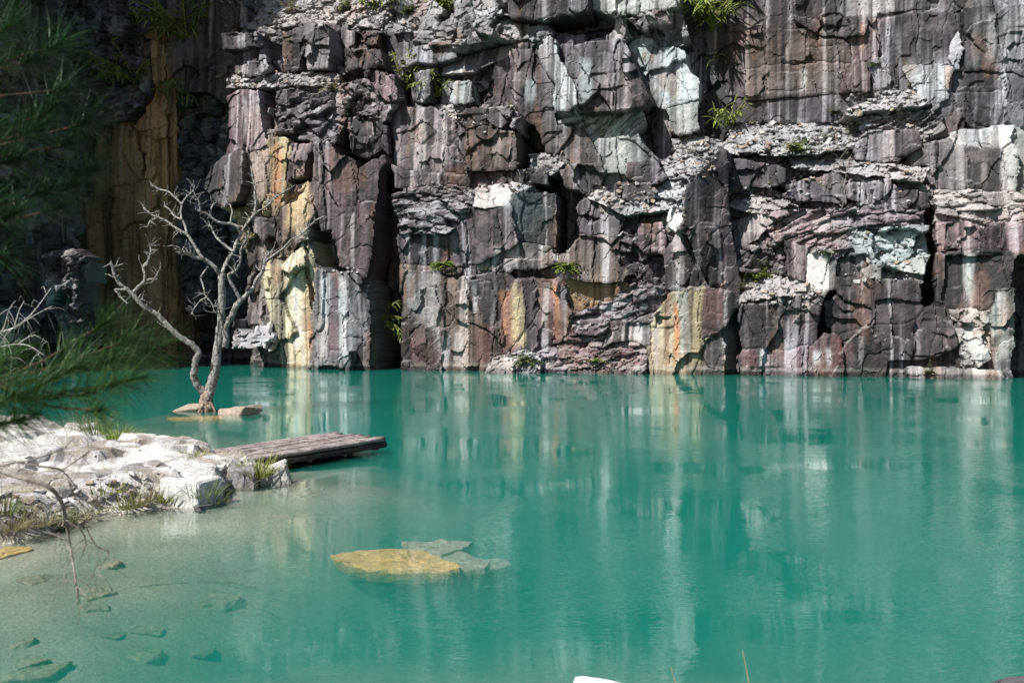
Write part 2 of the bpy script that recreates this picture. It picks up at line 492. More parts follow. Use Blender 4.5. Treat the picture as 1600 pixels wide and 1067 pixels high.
def cliff_panel(name, P0, P1, z0, z1, step, polys, streaks, base, seed, void=None, fill_cell=(1.9, 1.5), back=5.0, void_back=7.0, label='', max_parts=300, keep=None):
    """A rock wall from plan point P0 to P1. Every joint-bounded block is an object of its own with its own front, edges and flanks."""
    P0 = np.array(P0, float); P1 = np.array(P1, float)
    Ln = float(np.hypot(*(P1 - P0)))
    t = (P1 - P0) / Ln
    n = np.array((t[1], -t[0]))                       # towards the lake
    if n[1] > 0 and abs(n[1]) > 0.3: n = -n
    nu = int(Ln / step) + 1; nz = int((z1 - z0) / step) + 1
    us = np.arange(nu) * step; zs = z0 + np.arange(nz) * step
    U, Z = np.meshgrid(us, zs, indexing='ij')
    root = empty(name, (P0[0], P0[1], 0))
    tag(root, label, None, None, 'structure')
    # warp that roughens every joint line
    wu = (fbm(U * 0.9, Z * 0.9, 4, seed + 3) - 0.5) * 0.40
    wz = (fbm(U * 0.9, Z * 0.9, 4, seed + 5) - 0.5) * 0.36
    Uw = U + wu; Zw = Z + wz
    # cells
    jg = (fbm(U * 3, Z * 3, 3, seed + 16) - 0.5) * 0.20
    jh = (fbm(U * 3, Z * 3, 3, seed + 18) - 0.5) * 0.18
    Uc = (U[:-1, :-1] + step / 2) + (0.35 * wu + jg)[:-1, :-1]
    Zc = (Z[:-1, :-1] + step / 2) + (0.35 * wz + jh)[:-1, :-1]
    lab = np.full(Uc.shape, -1, np.int32)
    info = []
    def to_uz(px, py, d):
        r = ray(px, py)
        # P0 + t u + n d  ==  s * r.xy
        ox = P0[0] + n[0] * d; oy = P0[1] + n[1] * d
        det = r.x * (-t[1]) - r.y * (-t[0])
        s = (ox * (-t[1]) - oy * (-t[0])) / det
        u = (s * r.x - ox) * t[0] + (s * r.y - oy) * t[1]
        return u, CAM_H + s * r.z
    for (d, su, sz, style, tone, pts) in polys:
        q = [to_uz(px, py, d) for px, py in pts]
        qa = np.array(q)
        i0 = max(0, int((qa[:, 0].min() - 0.6) / step)); i1 = min(nu - 1, int((qa[:, 0].max() + 0.6) / step) + 1)
        j0 = max(0, int((qa[:, 1].min() - 0.6 - z0) / step)); j1 = min(nz - 1, int((qa[:, 1].max() + 0.6 - z0) / step) + 1)
        k = len(info)
        info.append((d, su, sz, style, tone, qa[:, 0].mean(), qa[:, 1].mean()))
        if i1 <= i0 or j1 <= j0: continue
        m = in_poly(Uc[i0:i1, j0:j1], Zc[i0:i1, j0:j1], q)
        lab[i0:i1, j0:j1][m] = k
    # tiny leftovers go to their neighbours
    cnt = np.bincount(lab[lab >= 0].ravel(), minlength=len(info))
    small = np.append(cnt < 60, False)
    lab[(lab >= 0) & small[lab]] = -1
    for it in range(9):
        for ax, sh in ((0, 1), (0, -1), (1, 1), (1, -1)):
            nb = np.roll(lab, sh, ax)
            hole = (lab == -1) & (nb >= 0)
            lab[hole] = nb[hole]
    # what no outline covers breaks into joint-bounded blocks
    free = lab == -1
    if free.any():
        fx = (Uc + 0.5 * wu[:-1, :-1]) / fill_cell[0]; fy = (Zc + 0.5 * wz[:-1, :-1]) / fill_cell[1]
        ix = np.floor(fx); iy = np.floor(fy)
        best = np.full(fx.shape, 9.0); bi = np.zeros(fx.shape); bj = np.zeros(fx.shape)
        for di in (-1, 0, 1):
            for dj in (-1, 0, 1):
                ci = ix + di; cj = iy + dj
                sx = ci + 0.5 + 0.8 * (hash2(ci, cj, seed) - 0.5); sy = cj + 0.5 + 0.8 * (hash2(ci, cj, seed + 1) - 0.5)
                dd = 0.7 * np.maximum(np.abs(fx - sx), np.abs(fy - sy)) + 0.3 * (np.abs(fx - sx) + np.abs(fy - sy))
                m = dd < best
                best[m] = dd[m]; bi[m] = ci[m]; bj[m] = cj[m]
        key = (bi * 4096 + bj + 200000).astype(np.int64)
        keys = np.unique(key[free])
        rs = np.random.RandomState(seed)
        for kk in keys:
            m = free & (key == kk)
            u_, z_ = Uc[m].mean(), Zc[m].mean()
            if m.sum() < 40:
                lab[m] = -1
                continue
            d, sz, style, tone = base(u_, z_, rs)
            lab[m] = len(info)
            info.append((d + rs.uniform(-.2, .2), rs.uniform(-.12, .12), sz, style, tone, u_, z_))
        for it in range(30):
            if not (lab == -1).any(): break
            for ax, sh in ((0, 1), (0, -1), (1, 1), (1, -1)):
                nb = np.roll(lab, sh, ax)
                hole = (lab == -1) & (nb >= 0)
                lab[hole] = nb[hole]
    if void is not None:
        q = [to_uz(px, py, 0.3) for px, py in void]
        lab[in_poly(Uc, Zc, q)] = -2
    if keep is not None:
        q = [to_uz(px, py, 0.3) for px, py in keep]
        lab[~in_poly(Uc, Zc, q)] = -2
    # joint smoothing of border vertices and distance to the joint
    pad = np.full((nu + 1, nz + 1), -3, np.int32)
    pad[1:-1, 1:-1] = lab
    a, b_, c, d_ = pad[:-1, :-1], pad[1:, :-1], pad[:-1, 1:], pad[1:, 1:]
    border = (a != b_) | (a != c) | (a != d_)
    Us, Zs = U.copy(), Z.copy()
    for it in range(2):
        su_ = np.zeros(U.shape); sz_ = np.zeros(U.shape); w = np.zeros(U.shape)
        for ax, sh in ((0, 1), (0, -1), (1, 1), (1, -1)):
            bm = np.roll(border, sh, ax)
            su_ += np.roll(Us, sh, ax) * bm; sz_ += np.roll(Zs, sh, ax) * bm; w += bm
        ok = border & (w >= 2)
        ok[0, :] = ok[-1, :] = False; ok[:, 0] = ok[:, -1] = False
        Us = np.where(ok, 0.4 * Us + 0.6 * su_ / np.maximum(w, 1), Us)
        Zs = np.where(ok, 0.4 * Zs + 0.6 * sz_ / np.maximum(w, 1), Zs)
    K = 7
    dist = np.full(U.shape, K, float)
    cur = border.copy()
    dist[cur] = 0
    for k in range(1, K):
        g = cur.copy()
        for ax, sh in ((0, 1), (0, -1), (1, 1), (1, -1)):
            g |= np.roll(cur, sh, ax)
        dist[g & ~cur] = k
        cur = g
    # relief of each style
    rough = (fbm(U * 6, Z * 6, 4, seed + 11) - 0.5)
    mid = (fbm(U * 0.7, Z * 0.6, 2, seed + 12) - 0.5)
    jag = (fbm(U * 3.2, Z * 3.2, 3, seed + 15) - 0.5) * 0.09
    o1 = facets(Uw + jag, Zw + jag, 2.3, 2.6, seed + 20); o2 = facets(Uw + jag, Zw - jag, 0.75, 0.9, seed + 30)
    chip = sstep(0.60, 0.66, vnoise(U * 0.55, Z * 0.7, seed + 76))          # patches where the face has spalled
    f_massive = o1[0] * 0.30 + o1[1] * 0.22 + o1[2] * 0.20 + chip * (o2[0] * 0.20 + (o2[1] + o2[2]) * 0.55) + (1 - chip) * (o2[1] + o2[2]) * 0.16 + mid * 0.06 + rough * 0.045
    v1 = facets(Uw + jag, Zw + jag, 1.35, 6.5, seed + 25)
    f_massive += v1[0] * 0.16 + v1[1] * 0.10 - 0.06 * np.exp(-v1[3] / 0.016)
    crack = sstep(0.52, 0.60, vnoise(U * 0.5, Z * 0.5, seed + 77))
    f_massive -= 0.07 * np.exp(-o1[3] / 0.016) * crack
    b1 = facets(Uw + jag, Zw - jag, 1.0, 0.75, seed + 40); b2 = facets(Uw + jag, Zw + jag, 0.38, 0.27, seed + 50)
    f_broken = b1[0] * 0.80 + (b1[1] + b1[2]) * 0.9 + b2[0] * 0.20 + (b2[1] + b2[2]) * 0.8 + mid * 0.3 + rough * 0.10 - 0.14 * np.exp(-b1[3] / 0.05)
    dip = 0.22 * (vnoise(U * 0.15, Z * 0.15, seed + 8) - 0.4)
    Zd = Zw - dip * U
    s1 = facets(Uw + jag, Zd + jag * .5, 1.5, 0.36, seed + 60); s2 = facets(Uw - jag, Zd + jag * .5, 0.5, 0.17, seed + 70)
    f_strata = s1[0] * 0.50 + s1[1] * 0.25 + s1[2] * 0.9 + s2[0] * 0.16 + (s2[1] + s2[2]) * 0.6 + mid * 0.3 + rough * 0.09 - 0.14 * np.exp(-s1[3] / 0.06)
    e1 = facets(U + wu * .3 + jag, Z + wz * .3 - jag, 0.60, 0.36, seed + 80); e2 = facets(U + jag, Z + jag, 0.20, 0.15, seed + 90)
    f_debris = e1[0] * 0.30 + (e1[1] + e1[2]) * 0.9 + e2[0] * 0.15 + (e2[1] + e2[2]) * 1.1 + mid * 0.4 + rough * 0.05
    fields = {'massive': f_massive, 'broken': f_broken, 'strata': f_strata, 'debris': f_debris}
    cellr = {'massive': 0.6 * o2[4] + 0.4 * o1[4], 'broken': 0.5 * b1[4] + 0.5 * b2[4], 'strata': 0.5 * s1[4] + 0.5 * s2[4], 'debris': 0.6 * e1[4] + 0.4 * e2[4]}
    bevel = {'massive': 0.035, 'broken': 0.03, 'strata': 0.02, 'debris': 0.0}
    # colour fields: the tones bleed over the joints, the run-off falls straight down
    wander = 1.2 * fbm(U * .35, Z * .25, 2, seed + 91)
    run_l = fbm(U * 2.0 + wander, Z * 0.10, 4, seed + 92)
    run_t = fbm(U * 5.5 + wander, Z * 0.16, 3, seed + 97)
    run_d = fbm(U * 1.6 + wander, Z * 0.09, 4, seed + 93)
    run_f = fbm(U * 11 + wander, Z * 0.45, 3, seed + 94)
    blotch = fbm(U * 0.7, Z * 0.7, 4, seed + 95)
    patch = fbm(U * 1.7, Z * 1.3, 4, seed + 98)
    speck = fbm(U * 8, Z * 8, 3, seed + 96)
    tl = np.zeros(lab.shape + (3,))
    tone_tab = np.array([TONES[i_[4]] for i_ in info] + [TONES['D']] * 2)
    tl = tone_tab[np.where(lab >= 0, lab, len(info))]
    r = max(2, int(0.42 / step))
    for rep in range(2):
        for ax in (0, 1):
            pw = [(0, 0)] * 3; pw[ax] = (r + 1, r)
            cs = np.cumsum(np.pad(tl, pw, mode='edge'), axis=ax)
            tl = (np.take(cs, range(2 * r + 1, cs.shape[ax]), axis=ax) - np.take(cs, range(0, cs.shape[ax] - 2 * r - 1), axis=ax)) / (2 * r + 1)
    tl = np.pad(tl, ((0, 1), (0, 1), (0, 0)), mode='edge')
    X0 = P0[0] + t[0] * U; Y0 = P0[1] + t[1] * U
    order = [k for k in range(len(info))]
    cnt = np.bincount(lab[lab >= 0].ravel(), minlength=len(info))
    order.sort(key=lambda k: -cnt[k])
    rs = np.random.RandomState(seed + 5)
    rest = []
    made = []
    for rank, k in enumerate(order):
        if cnt[k] < 6: continue
        d0, su, sz, style, tone, uc, zc = info[k]
        d0 += rs.uniform(-.22, .22); su += rs.uniform(-.06, .06)
        ii, jj = np.nonzero(lab == k)
        i0, i1, j0, j1 = ii.min(), ii.max() + 2, jj.min(), jj.max() + 2
        sl = (slice(i0, i1), slice(j0, j1))
        L = lab[i0:i1 - 1, j0:j1 - 1] == k
        u = Us[sl]; z = Zs[sl]
        d = d0 + su * (u - uc) + sz * (z - zc) + fields[style][sl]
        ds = dist[sl] / K
        d = d - bevel[style] * np.clip(1 - ds * 4.5, 0, 1) * (0.2 + 1.4 * blotch[sl])
        # ---- colour
        own = rs.uniform(0.68, 1.25)
        base_c = TONES[tone] * own
        x = X0[sl] + n[0] * d; y = Y0[sl] + n[1] * d
        px, py = project(x, y, z)
        c = np.empty(u.shape + (3,))
        var = (0.55 + 0.9 * cellr[style][sl]) if style in ('broken', 'strata', 'debris') else (0.82 + 0.36 * cellr[style][sl])
        var = var * (0.55 + 0.9 * blotch[sl])
        wgt = np.clip(0.25 + 0.9 * sstep(0.35, 0.65, patch[sl]), 0, 1)[..., None]
        c[:] = (tl[sl] * own * (1 - wgt) + base_c * wgt) * var[..., None]
        li, da = STREAK[tone]
        rl = run_l[sl]; rd = run_d[sl]; rf = run_f[sl]; rt = run_t[sl]
        pale = 0.65 * TONES['S'] + 0.35 * np.minimum(base_c * 2.6, 0.5)
        k1 = 1.0 if style == 'massive' else 0.35
        a = k1 * li * (0.75 * sstep(0.55, 0.72, rl) * (0.2 + 1.3 * rf) + 1.5 * sstep(0.56, 0.70, rt) * sstep(0.40, 0.58, rl))
        c += (pale - c) * np.clip(a, 0, 1)[..., None]
        a = k1 * da * (1.2 * sstep(0.50, 0.64, rd) * (0.3 + 1.2 * (1 - rf)) + 1.1 * sstep(0.56, 0.70, 1 - rt))
        c *= (1 - 0.72 * np.clip(a, 0, 1))[..., None]
        # varnish flaked off: paler and warmer fresh stone
        a = 0.55 * sstep(0.60, 0.68, patch[sl]) * (tone in 'DPKBRG')
        c += (np.array((0.20, 0.165, 0.16)) - c) * (a * 0.5)[..., None]
        if style != 'massive':
            a = sstep(0.66, 0.80, cellr[style][sl]) * (0.6 if tone not in ('W',) else 0)
            c += (TONES['S'] - c) * a[..., None]
        for (x0, x1, y0, y1, tn, stg) in streaks:
            if px.max() < x0 - 8 or px.min() > x1 + 8 or py.max() < y0 - 8 or py.min() > y1 + 8: continue
            wob = (fbm(z * 0.5 + x0, u * 0.5, 3, 5) - 0.5) * 14
            hw = (x1 - x0) / 2; xm = (x0 + x1) / 2
            edge = 1 - sstep(0.45, 1.15, np.abs(px + wob - xm) / hw)
            vert = sstep(y0 - 4, y0 + 10, py) * (1 - sstep(y1 - 12, y1 + 10, py + 22 * rf))
            a = stg * edge * vert * (0.55 + 0.9 * run_f[sl])
            c += (TONES[tn] - c) * np.clip(a, 0, 1)[..., None]
        # warm and cool passages that take no notice of the joints
        hue = sstep(0.40, 0.62, fbm(u * 0.35 + 40, z * 0.35, 3, seed + 120))[..., None]
        c *= np.array((0.95, 0.985, 1.06)) * (1 - hue) + np.array((1.04, 0.985, 0.97)) * hue
        rust = (0.42 * sstep(0.63, 0.76, fbm(u * 1.1, z * 0.45, 4, seed + 121)))[..., None]
        c = c * (1 - rust) + rust * np.array((0.16, 0.085, 0.05)) * (0.6 + 0.8 * speck[sl])[..., None]
        # dust and grit lying on what faces up
        gz = np.gradient(d, step, axis=1) if d.shape[1] > 2 else np.zeros(d.shape)
        up = sstep(0.45, 1.3, -gz) * sstep(0.35, 0.6, speck[sl] * 0.6 + blotch[sl] * 0.4 + 0.08)
        c += (TONES['S'] * 0.85 - c) * (0.55 * up)[..., None]
        # the stone's own contrast: black varnish against fresh pale breaks
        lum = c.mean(-1, keepdims=True)
        c *= np.clip((lum / 0.105) ** 0.38, 0.45, 1.22)
        # wet, algae-dark band at the waterline with a pale ring of scale above it
        wob = 0.10 * (fbm(u * 1.5, u * 0 + 3.3, 3, seed + 140) - 0.5)
        wet = 1 - sstep(0.10, 0.20, z + wob)
        c *= (1 - 0.55 * wet)[..., None]
        ring = sstep(0.16, 0.22, z + wob) * (1 - sstep(0.26, 0.42, z + wob)) * (0.2 + 0.5 * blotch[sl])
        c += (np.array((0.30, 0.27, 0.24)) - c) * (0.7 * ring)[..., None]
        c *= (0.80 + 0.4 * speck[sl])[..., None]
        c = np.clip(c, 0.012, 0.80)
        # ---- mesh
        w_, h_ = d.shape
        vid = -np.ones((w_, h_), np.int64)
        use = np.zeros((w_, h_), bool)
        use[:-1, :-1] |= L; use[1:, :-1] |= L; use[:-1, 1:] |= L; use[1:, 1:] |= L
        vid[use] = np.arange(use.sum())
        V = np.stack([x[use], y[use], z[use]], 1)
        C = c[use]
        A, B_, C_, D_ = vid[:-1, :-1][L], vid[1:, :-1][L], vid[1:, 1:][L], vid[:-1, 1:][L]
        F = [np.stack([A, B_, C_, D_], 1)]
        nb = pad[i0:i1 + 1, j0:j1 + 1]        # pad index = cell index + 1
        def skirt(cond, p, q, deep):
            pa, pb = p[cond], q[cond]
            return pa, pb, np.full(len(pa), deep)
        cc = pad[i0 + 1:i1, j0 + 1:j1]
        left = pad[i0:i1 - 1, j0 + 1:j1]; right = pad[i0 + 2:i1 + 1, j0 + 1:j1]
        down = pad[i0 + 1:i1, j0:j1 - 1]; upc = pad[i0 + 1:i1, j0 + 2:j1 + 1]
        eds = []
        for nbl, p, q in ((left, vid[:-1, 1:], vid[:-1, :-1]), (right, vid[1:, :-1], vid[1:, 1:]), (down, vid[:-1, :-1], vid[1:, :-1]), (upc, vid[1:, 1:], vid[:-1, 1:])):
            cond = L & (nbl != k)
            far = cond & (nbl < 0)
            eds.append((p[cond], q[cond], np.where(far[cond], void_back, back)))
        pa = np.concatenate([e[0] for e in eds]); pb = np.concatenate([e[1] for e in eds]); dp = np.concatenate([e[2] for e in eds])
        nv = len(V)
        bv = np.unique(np.concatenate([pa, pb]))
        deep = np.zeros(nv); np.maximum.at(deep, pa, dp); np.maximum.at(deep, pb, dp)
        # the flanks run back in several rough steps with run-off of their own
        prev = np.arange(nv)
        zb = V[bv, 2]; ub = us[0] + (V[bv, 0] - P0[0]) * t[0] + (V[bv, 1] - P0[1]) * t[1]
        last = 0.0
        for fr in (0.05, 0.16, 0.32, 0.6, 1.0):
            idx = np.full(nv, -1, np.int64)
            idx[bv] = len(V) + np.arange(len(bv))
            dep = deep[bv] * fr
            amp = 0.0 if fr == 0.05 else 0.42
            ju = (fbm(dep * 0.9 + ub * 0.2, zb * 1.1, 3, seed + 201) - 0.5) * amp
            jz = (fbm(dep * 0.9 + ub * 0.2 + 9, zb * 1.1, 3, seed + 202) - 0.5) * amp
            bb = V[bv].copy()
            bb[:, 0] += -n[0] * dep + t[0] * ju; bb[:, 1] += -n[1] * dep + t[1] * ju; bb[:, 2] += jz
            cb = base_c * (0.45 + 1.0 * fbm(dep * 2.5 + ub, zb * 0.25, 4, seed + 203))[:, None]
            V = np.concatenate([V, bb]); C = np.concatenate([C, np.clip(cb if fr > 0.05 else C[bv], 0.01, .85)])
            F.append(np.stack([prev[pa], idx[pa], idx[pb], prev[pb]], 1))
            prev = idx
        F = np.concatenate(F)
        V = V - np.array([P0[0], P0[1], 0])
        if len(made) >= max_parts - 1:
            rest.append((V, F, C)); continue
        me = np_mesh('rock_block', V, F, C, False)
        me.materials.append(M['cliff'])
        nm = {'debris': 'rubble_slope', 'strata': 'rock_layers'}.get(style, 'rock_block')
        o = bpy.data.objects.new(nm, me); COL.objects.link(o); o.parent = root
        if style == 'debris': o['kind'] = 'stuff'
        made.append(o)
    if rest:
        off = 0; VV, FF, CC = [], [], []
        for V, F, C in rest:
            VV.append(V); FF.append(F + off); CC.append(C); off += len(V)
        me = np_mesh('rock_block', np.concatenate(VV), np.concatenate(FF), np.concatenate(CC), True)
        me.materials.append(M['cliff'])
        o = bpy.data.objects.new('small_rock', me); COL.objects.link(o); o.parent = root; o['kind'] = 'stuff'
    print(name, 'blocks', len(made), 'rest', len(rest), 'verts', nu * nz)
    return root

def base_main(u, z, rs):
    d = 1.0 if z < 4 else (0.4 if z < 8 else (-0.6 if z < 12 else -2.2))
    return d, -0.05, 'massive' if rs.rand() < .7 else 'broken', 'DDGPDB'[rs.randint(6)]

MAIN_P0, MAIN_P1 = (-17.6, 51.85), (30.0, 40.0)
VOID = [(-900, -900), (344, -900), (340, 0), (336, 60), (345, 130), (350, 215), (330, 250), (318, 292), (338, 320), (366, 345), (383, 420), (372, 470), (366, 520), (362, 700), (-900, 900)]
cliff = cliff_panel('cliff', MAIN_P0, MAIN_P1, -1.2, 21.0, 0.05, parse_polys(MAIN), parse_streaks(STREAKS), base_main, 11, void=VOID,
                    label='sunlit fractured rock wall of the quarry standing in the water')

# ---- the recess behind the buttress, in shade
RECESS = '''
0.0 0 0 massive C|128,330 170,330 168,620 128,620
0.6 0 0 massive C|170,190 200,190 224,250 228,620 168,620
0.3 0 0 massive C|203,165 230,150 230,300 225,250
0.5 0 0 massive C|230,60 256,20 262,260 258,620 229,620
0.1 0 0 massive C|262,100 290,150 285,620 260,620
0.4 0 -.1 broken A|275,140 330,150 330,420 305,470 280,400
1.2 0 -.3 broken D|140,60 230,55 232,150 200,190 150,190
0.2 0 -.2 broken G|120,-80 240,-80 232,55 140,70
0.4 0 -.1 massive B|235,-80 350,-80 345,140 290,145 262,100 256,20
'''
def base_recess(u, z, rs):
    return -0.3, 0, 'massive', 'DAB'[rs.randint(3)]
cliff_recess = cliff_panel('cliff', (-26.0, 57.6), (-13.0, 56.6), -1.2, 24.0, 0.08, parse_polys(RECESS), [], base_recess, 57,
                           label='shaded ochre rock wall of the recess behind the dead tree', back=2.0, void_back=2.0)
def base_flank(u, z, rs):
    return rs.uniform(-.4, .5), -0.03, ('massive', 'broken')[rs.randint(2)], 'DADGB'[rs.randint(5)]
cliff_flank = cliff_panel('cliff', (-23.3, 43.4), (-24.2, 58.4), -1.2, 39.5, 0.13, [], [], base_flank, 91, fill_cell=(2.4, 3.0),
                          label='shaded rock flank at the left edge behind the pine', back=1.5, void_back=1.5)
shade_shoulder = cliff_panel('cliff', (-58.0, 42.0), (-23.3, 43.4), -1.2, 39.5, 0.40, [], [], base_flank, 97, fill_cell=(5, 6),  # unseen mass, added and sized to cast shade on the recess
                          label='high rock shoulder that shades the recess, beyond the left edge', back=3, void_back=3)

def base_column(u, z, rs):
    return rs.uniform(-.2, .3), -0.05, ('massive', 'broken')[rs.randint(2)], 'GDAD'[rs.randint(4)]
rock_column = cliff_panel('rock_column', (-22.6, 46.9), (-18.6, 46.2), -1.2, 6.4, 0.07, [], [], base_column, 131, fill_cell=(1.0, 1.3), back=1.6, void_back=1.6,
                          label='narrow fissured rock column standing in the water behind the pine',
                          keep=[(66, 398), (84, 388), (112, 392), (128, 405), (126, 450), (118, 520), (122, 600), (120, 760), (88, 760), (88, 600), (84, 520), (70, 450)])
# ------------------------------------------------------------------ shore, lake bed, water
def poly_sd(x, y, pts):
    """signed distance to a plan outline, positive inside"""
    best = np.full(x.shape, 1e9)
    n = len(pts)
    for i in range(n):
        ax, ay = pts[i]; bx, by = pts[(i + 1) % n]
        ex, ey = bx - ax, by - ay
        tt = np.clip(((x - ax) * ex + (y - ay) * ey) / (ex * ex + ey * ey), 0, 1)
        dx = x - ax - tt * ex; dy = y - ay - tt * ey
        best = np.minimum(best, np.hypot(dx, dy))
    return np.where(in_poly(x, y, pts), best, -best)

front = [on_level(px, py, 0) for px, py in ((-120, 872), (0, 850), (60, 836), (130, 816), (185, 806), (232, 798), (262, 794), (300, 790), (332, 772), (385, 757), (450, 752))]
rear = [on_level(px, py, 0.22) for px, py in ((452, 736), (400, 722), (345, 708), (305, 696), (240, 690), (190, 683), (130, 672), (60, 662), (-20, 655))]
BANK = [(p.x, p.y) for p in front] + [(p.x, p.y) for p in rear] + [(-16, 24), (-24, 25), (-24, 9)]
NEAR = [(-60, -40), (60, -40), (60, 4.0), (9, 4.6), (5.2, 6.0), (4.2, 5.6), (2.0, 5.2), (1.2, 6.0), (0.4, 5.6), (-2.5, 5.0), (-5, 5.2), (-9, 6.5), (-60, 8)]

def ground_z(x, y):
    sb = poly_sd(x, y, BANK)
    sn = poly_sd(x, y, NEAR)
    n1 = fbm(x * 0.9, y * 0.9, 4, 301) - 0.5
    n2 = fbm(x * 4, y * 4, 3, 302) - 0.5
    sbn = sb + 0.5 * n1
    fa = facets(x + .3 * n2, y + .3 * n1, 0.85, 0.65, 331); fb = facets(x + .2 * n2, y, 0.28, 0.22, 341)
    chips = fa[0] * 0.15 + (fa[1] + fa[2]) * 0.20 + fb[0] * 0.05 + (fb[1] + fb[2]) * 0.16
    bank = chips * sstep(-.25, .25, sb) + 0.40 * sstep(-0.05, 0.42, sbn) + 0.10 * sstep(1.0, 3.5, sbn) + 0.16 * n1 * sstep(0, 1, sb) + 0.07 * n2 * sstep(-.2, .5, sb)
    near = 0.25 * sstep(-0.1, 0.8, sn) + 0.8 * sstep(0.5, 5, sn) + 0.2 * n1 * sstep(0, 2, sn)
    # bed: a shallow shelf on the left, deep to the right
    out_b = np.clip(-sb, 0, None); out_n = np.clip(-sn, 0, None)
    shelf = 0.024 * out_b + 0.004 * out_b ** 2
    shelf2 = 0.06 * out_n + 0.015 * out_n ** 2 + 0.20 * sstep(-3.5, 2.0, x) * sstep(0, 3, out_n)
    right = sstep(-4.5, 1.0, x)
    isle = np.hypot((x + 8.2) / 1.5, (y - 27.0) / 1.6); isle = np.minimum(isle, np.hypot((x + 9.5) / 2.2, (y - 22.5) / 3.0))
    shelf3 = 0.12 + 0.35 * np.clip(isle - 0.6, 0, None) ** 2
    bed = -np.minimum(np.minimum(np.minimum(shelf * (1 + 4.0 * right) + 0.03, shelf2 + 0.03), shelf3), 5.0)
    bed = bed + 0.10 * n1 * sstep(0, 1.5, out_b)
    z = np.where(sb > -0.4, np.maximum(bank + bed * (sb < 0), bed), bed)
    z = np.maximum(z, np.where(sn > -0.3, near, -9))
    # the quarry floor beyond the shoulder on the left
    z = np.where(y > 62, np.maximum(z, -1.0), z)
    return z

def axis(parts):
    return np.unique(np.round(np.concatenate([np.arange(a, b, s) for a, b, s in parts]), 4))
gx = axis([(-160, -30, 13), (-30, -16, 1.0), (-16, 4, 0.085), (4, 12, 0.4), (12, 40, 2), (40, 161, 12)])
gy = axis([(-160, -20, 14), (-20, 2, 1.5), (2, 5, 0.4), (5, 24, 0.085), (24, 34, 0.5), (34, 70, 3), (70, 161, 13)])
GX, GY = np.meshgrid(gx, gy, indexing='ij')
GZ = ground_z(GX, GY)
def grid_faces(a, b):
    i, j = np.meshgrid(np.arange(a - 1), np.arange(b - 1), indexing='ij')
    v = (i * b + j).ravel()
    return np.stack([v, v + b, v + b + 1, v + 1], 1)
w_b = fbm(GX * 1.1, GY * 1.1, 4, 310); w_s = fbm(GX * 7, GY * 7, 3, 311); w_d = fbm(GX * 0.5, GY * 0.5, 3, 312)
gc = np.empty(GX.shape + (3,))
gc[:] = np.array((0.50, 0.485, 0.465))
gc += (np.array((0.30, 0.285, 0.30)) - gc) * (0.8 * sstep(0.50, 0.60, w_b))[..., None]
gc += (np.array((0.28, 0.24, 0.19)) - gc) * (0.8 * sstep(0.52, 0.62, fbm(GX * 2.2, GY * 2.2, 4, 315)) * sstep(14.5, 12.5, GY))[..., None]
gc += (np.array((0.20, 0.17, 0.12)) - gc) * (0.6 * sstep(0.60, 0.72, w_s) * sstep(0.45, 0.6, w_d))[..., None]
litter = sstep(0.50, 0.60, fbm(GX * 3.1, GY * 3.1, 4, 317)) * sstep(0.40, 0.56, w_d + 0.04)
gc += (np.array((0.20, 0.165, 0.12)) * (0.6 + 0.8 * w_s)[..., None] - gc) * (0.75 * litter)[..., None]
wet = 1 - sstep(-0.02, 0.12, GZ)                       # silt and algae on the bed
gc += (np.array((0.45, 0.42, 0.33)) * (0.5 + 1.0 * w_b)[..., None] - gc) * (0.9 * wet)[..., None]
earth = sstep(3.0, 1.5, GY)[..., None]
gc = gc * (1 - earth) + np.array((0.16, 0.13, 0.09)) * earth
me = np_mesh('ground', np.stack([GX.ravel(), GY.ravel(), GZ.ravel()], 1), grid_faces(len(gx), len(gy)), np.clip(gc.reshape(-1, 3), .01, .85), False)
M['ground'] = rock_material('bank_ground', bump=0.7, rough=0.9, spec=0.2, scale=1.6)
ground = link_mesh('ground', me, M['ground'])
tag(ground, 'pale rocky bank and the lake bed running down under the water', None, None, 'structure')

# ---- water: a milky green body with a reflecting, slightly rippled surface
m = bpy.data.materials.new('water'); m.use_nodes = True
nt = m.node_tree; nt.nodes.clear(); L = nt.links.new
out = node(nt, 'ShaderNodeOutputMaterial')
geo = node(nt, 'ShaderNodeNewGeometry')
mp = node(nt, 'ShaderNodeMapping'); mp.inputs['Scale'].default_value = (0.55, 1.5, 1.0)
L(geo.outputs['Position'], mp.inputs['Vector'])
r1 = node(nt, 'ShaderNodeTexNoise', Scale=2.6, Detail=3.0, Roughness=0.55)
r2 = node(nt, 'ShaderNodeTexNoise', Scale=14.0, Detail=2.0, Roughness=0.5)
r3 = node(nt, 'ShaderNodeTexNoise', Scale=0.28, Detail=2.0)
for r_ in (r1, r2): L(mp.outputs[0], r_.inputs['Vector'])
L(geo.outputs['Position'], r3.inputs['Vector'])
patchy = node(nt, 'ShaderNodeMapRange'); patchy.inputs['From Min'].default_value = 0.42; patchy.inputs['From Max'].default_value = 0.66
patchy.inputs['To Min'].default_value = 0.12; patchy.inputs['To Max'].default_value = 1.9
L(r3.outputs[0], patchy.inputs['Value'])
mm = node(nt, 'ShaderNodeMath', operation='MULTIPLY_ADD'); mm.inputs[1].default_value = 0.55
L(r2.outputs[0], mm.inputs[0]); L(r1.outputs[0], mm.inputs[2])
m2 = node(nt, 'ShaderNodeMath', operation='MULTIPLY'); L(mm.outputs[0], m2.inputs[0]); L(patchy.outputs[0], m2.inputs[1])
bmp = node(nt, 'ShaderNodeBump', Strength=1.0, Distance=0.0055)
L(m2.outputs[0], bmp.inputs['Height'])
fr = node(nt, 'ShaderNodeFresnel', IOR=1.52)
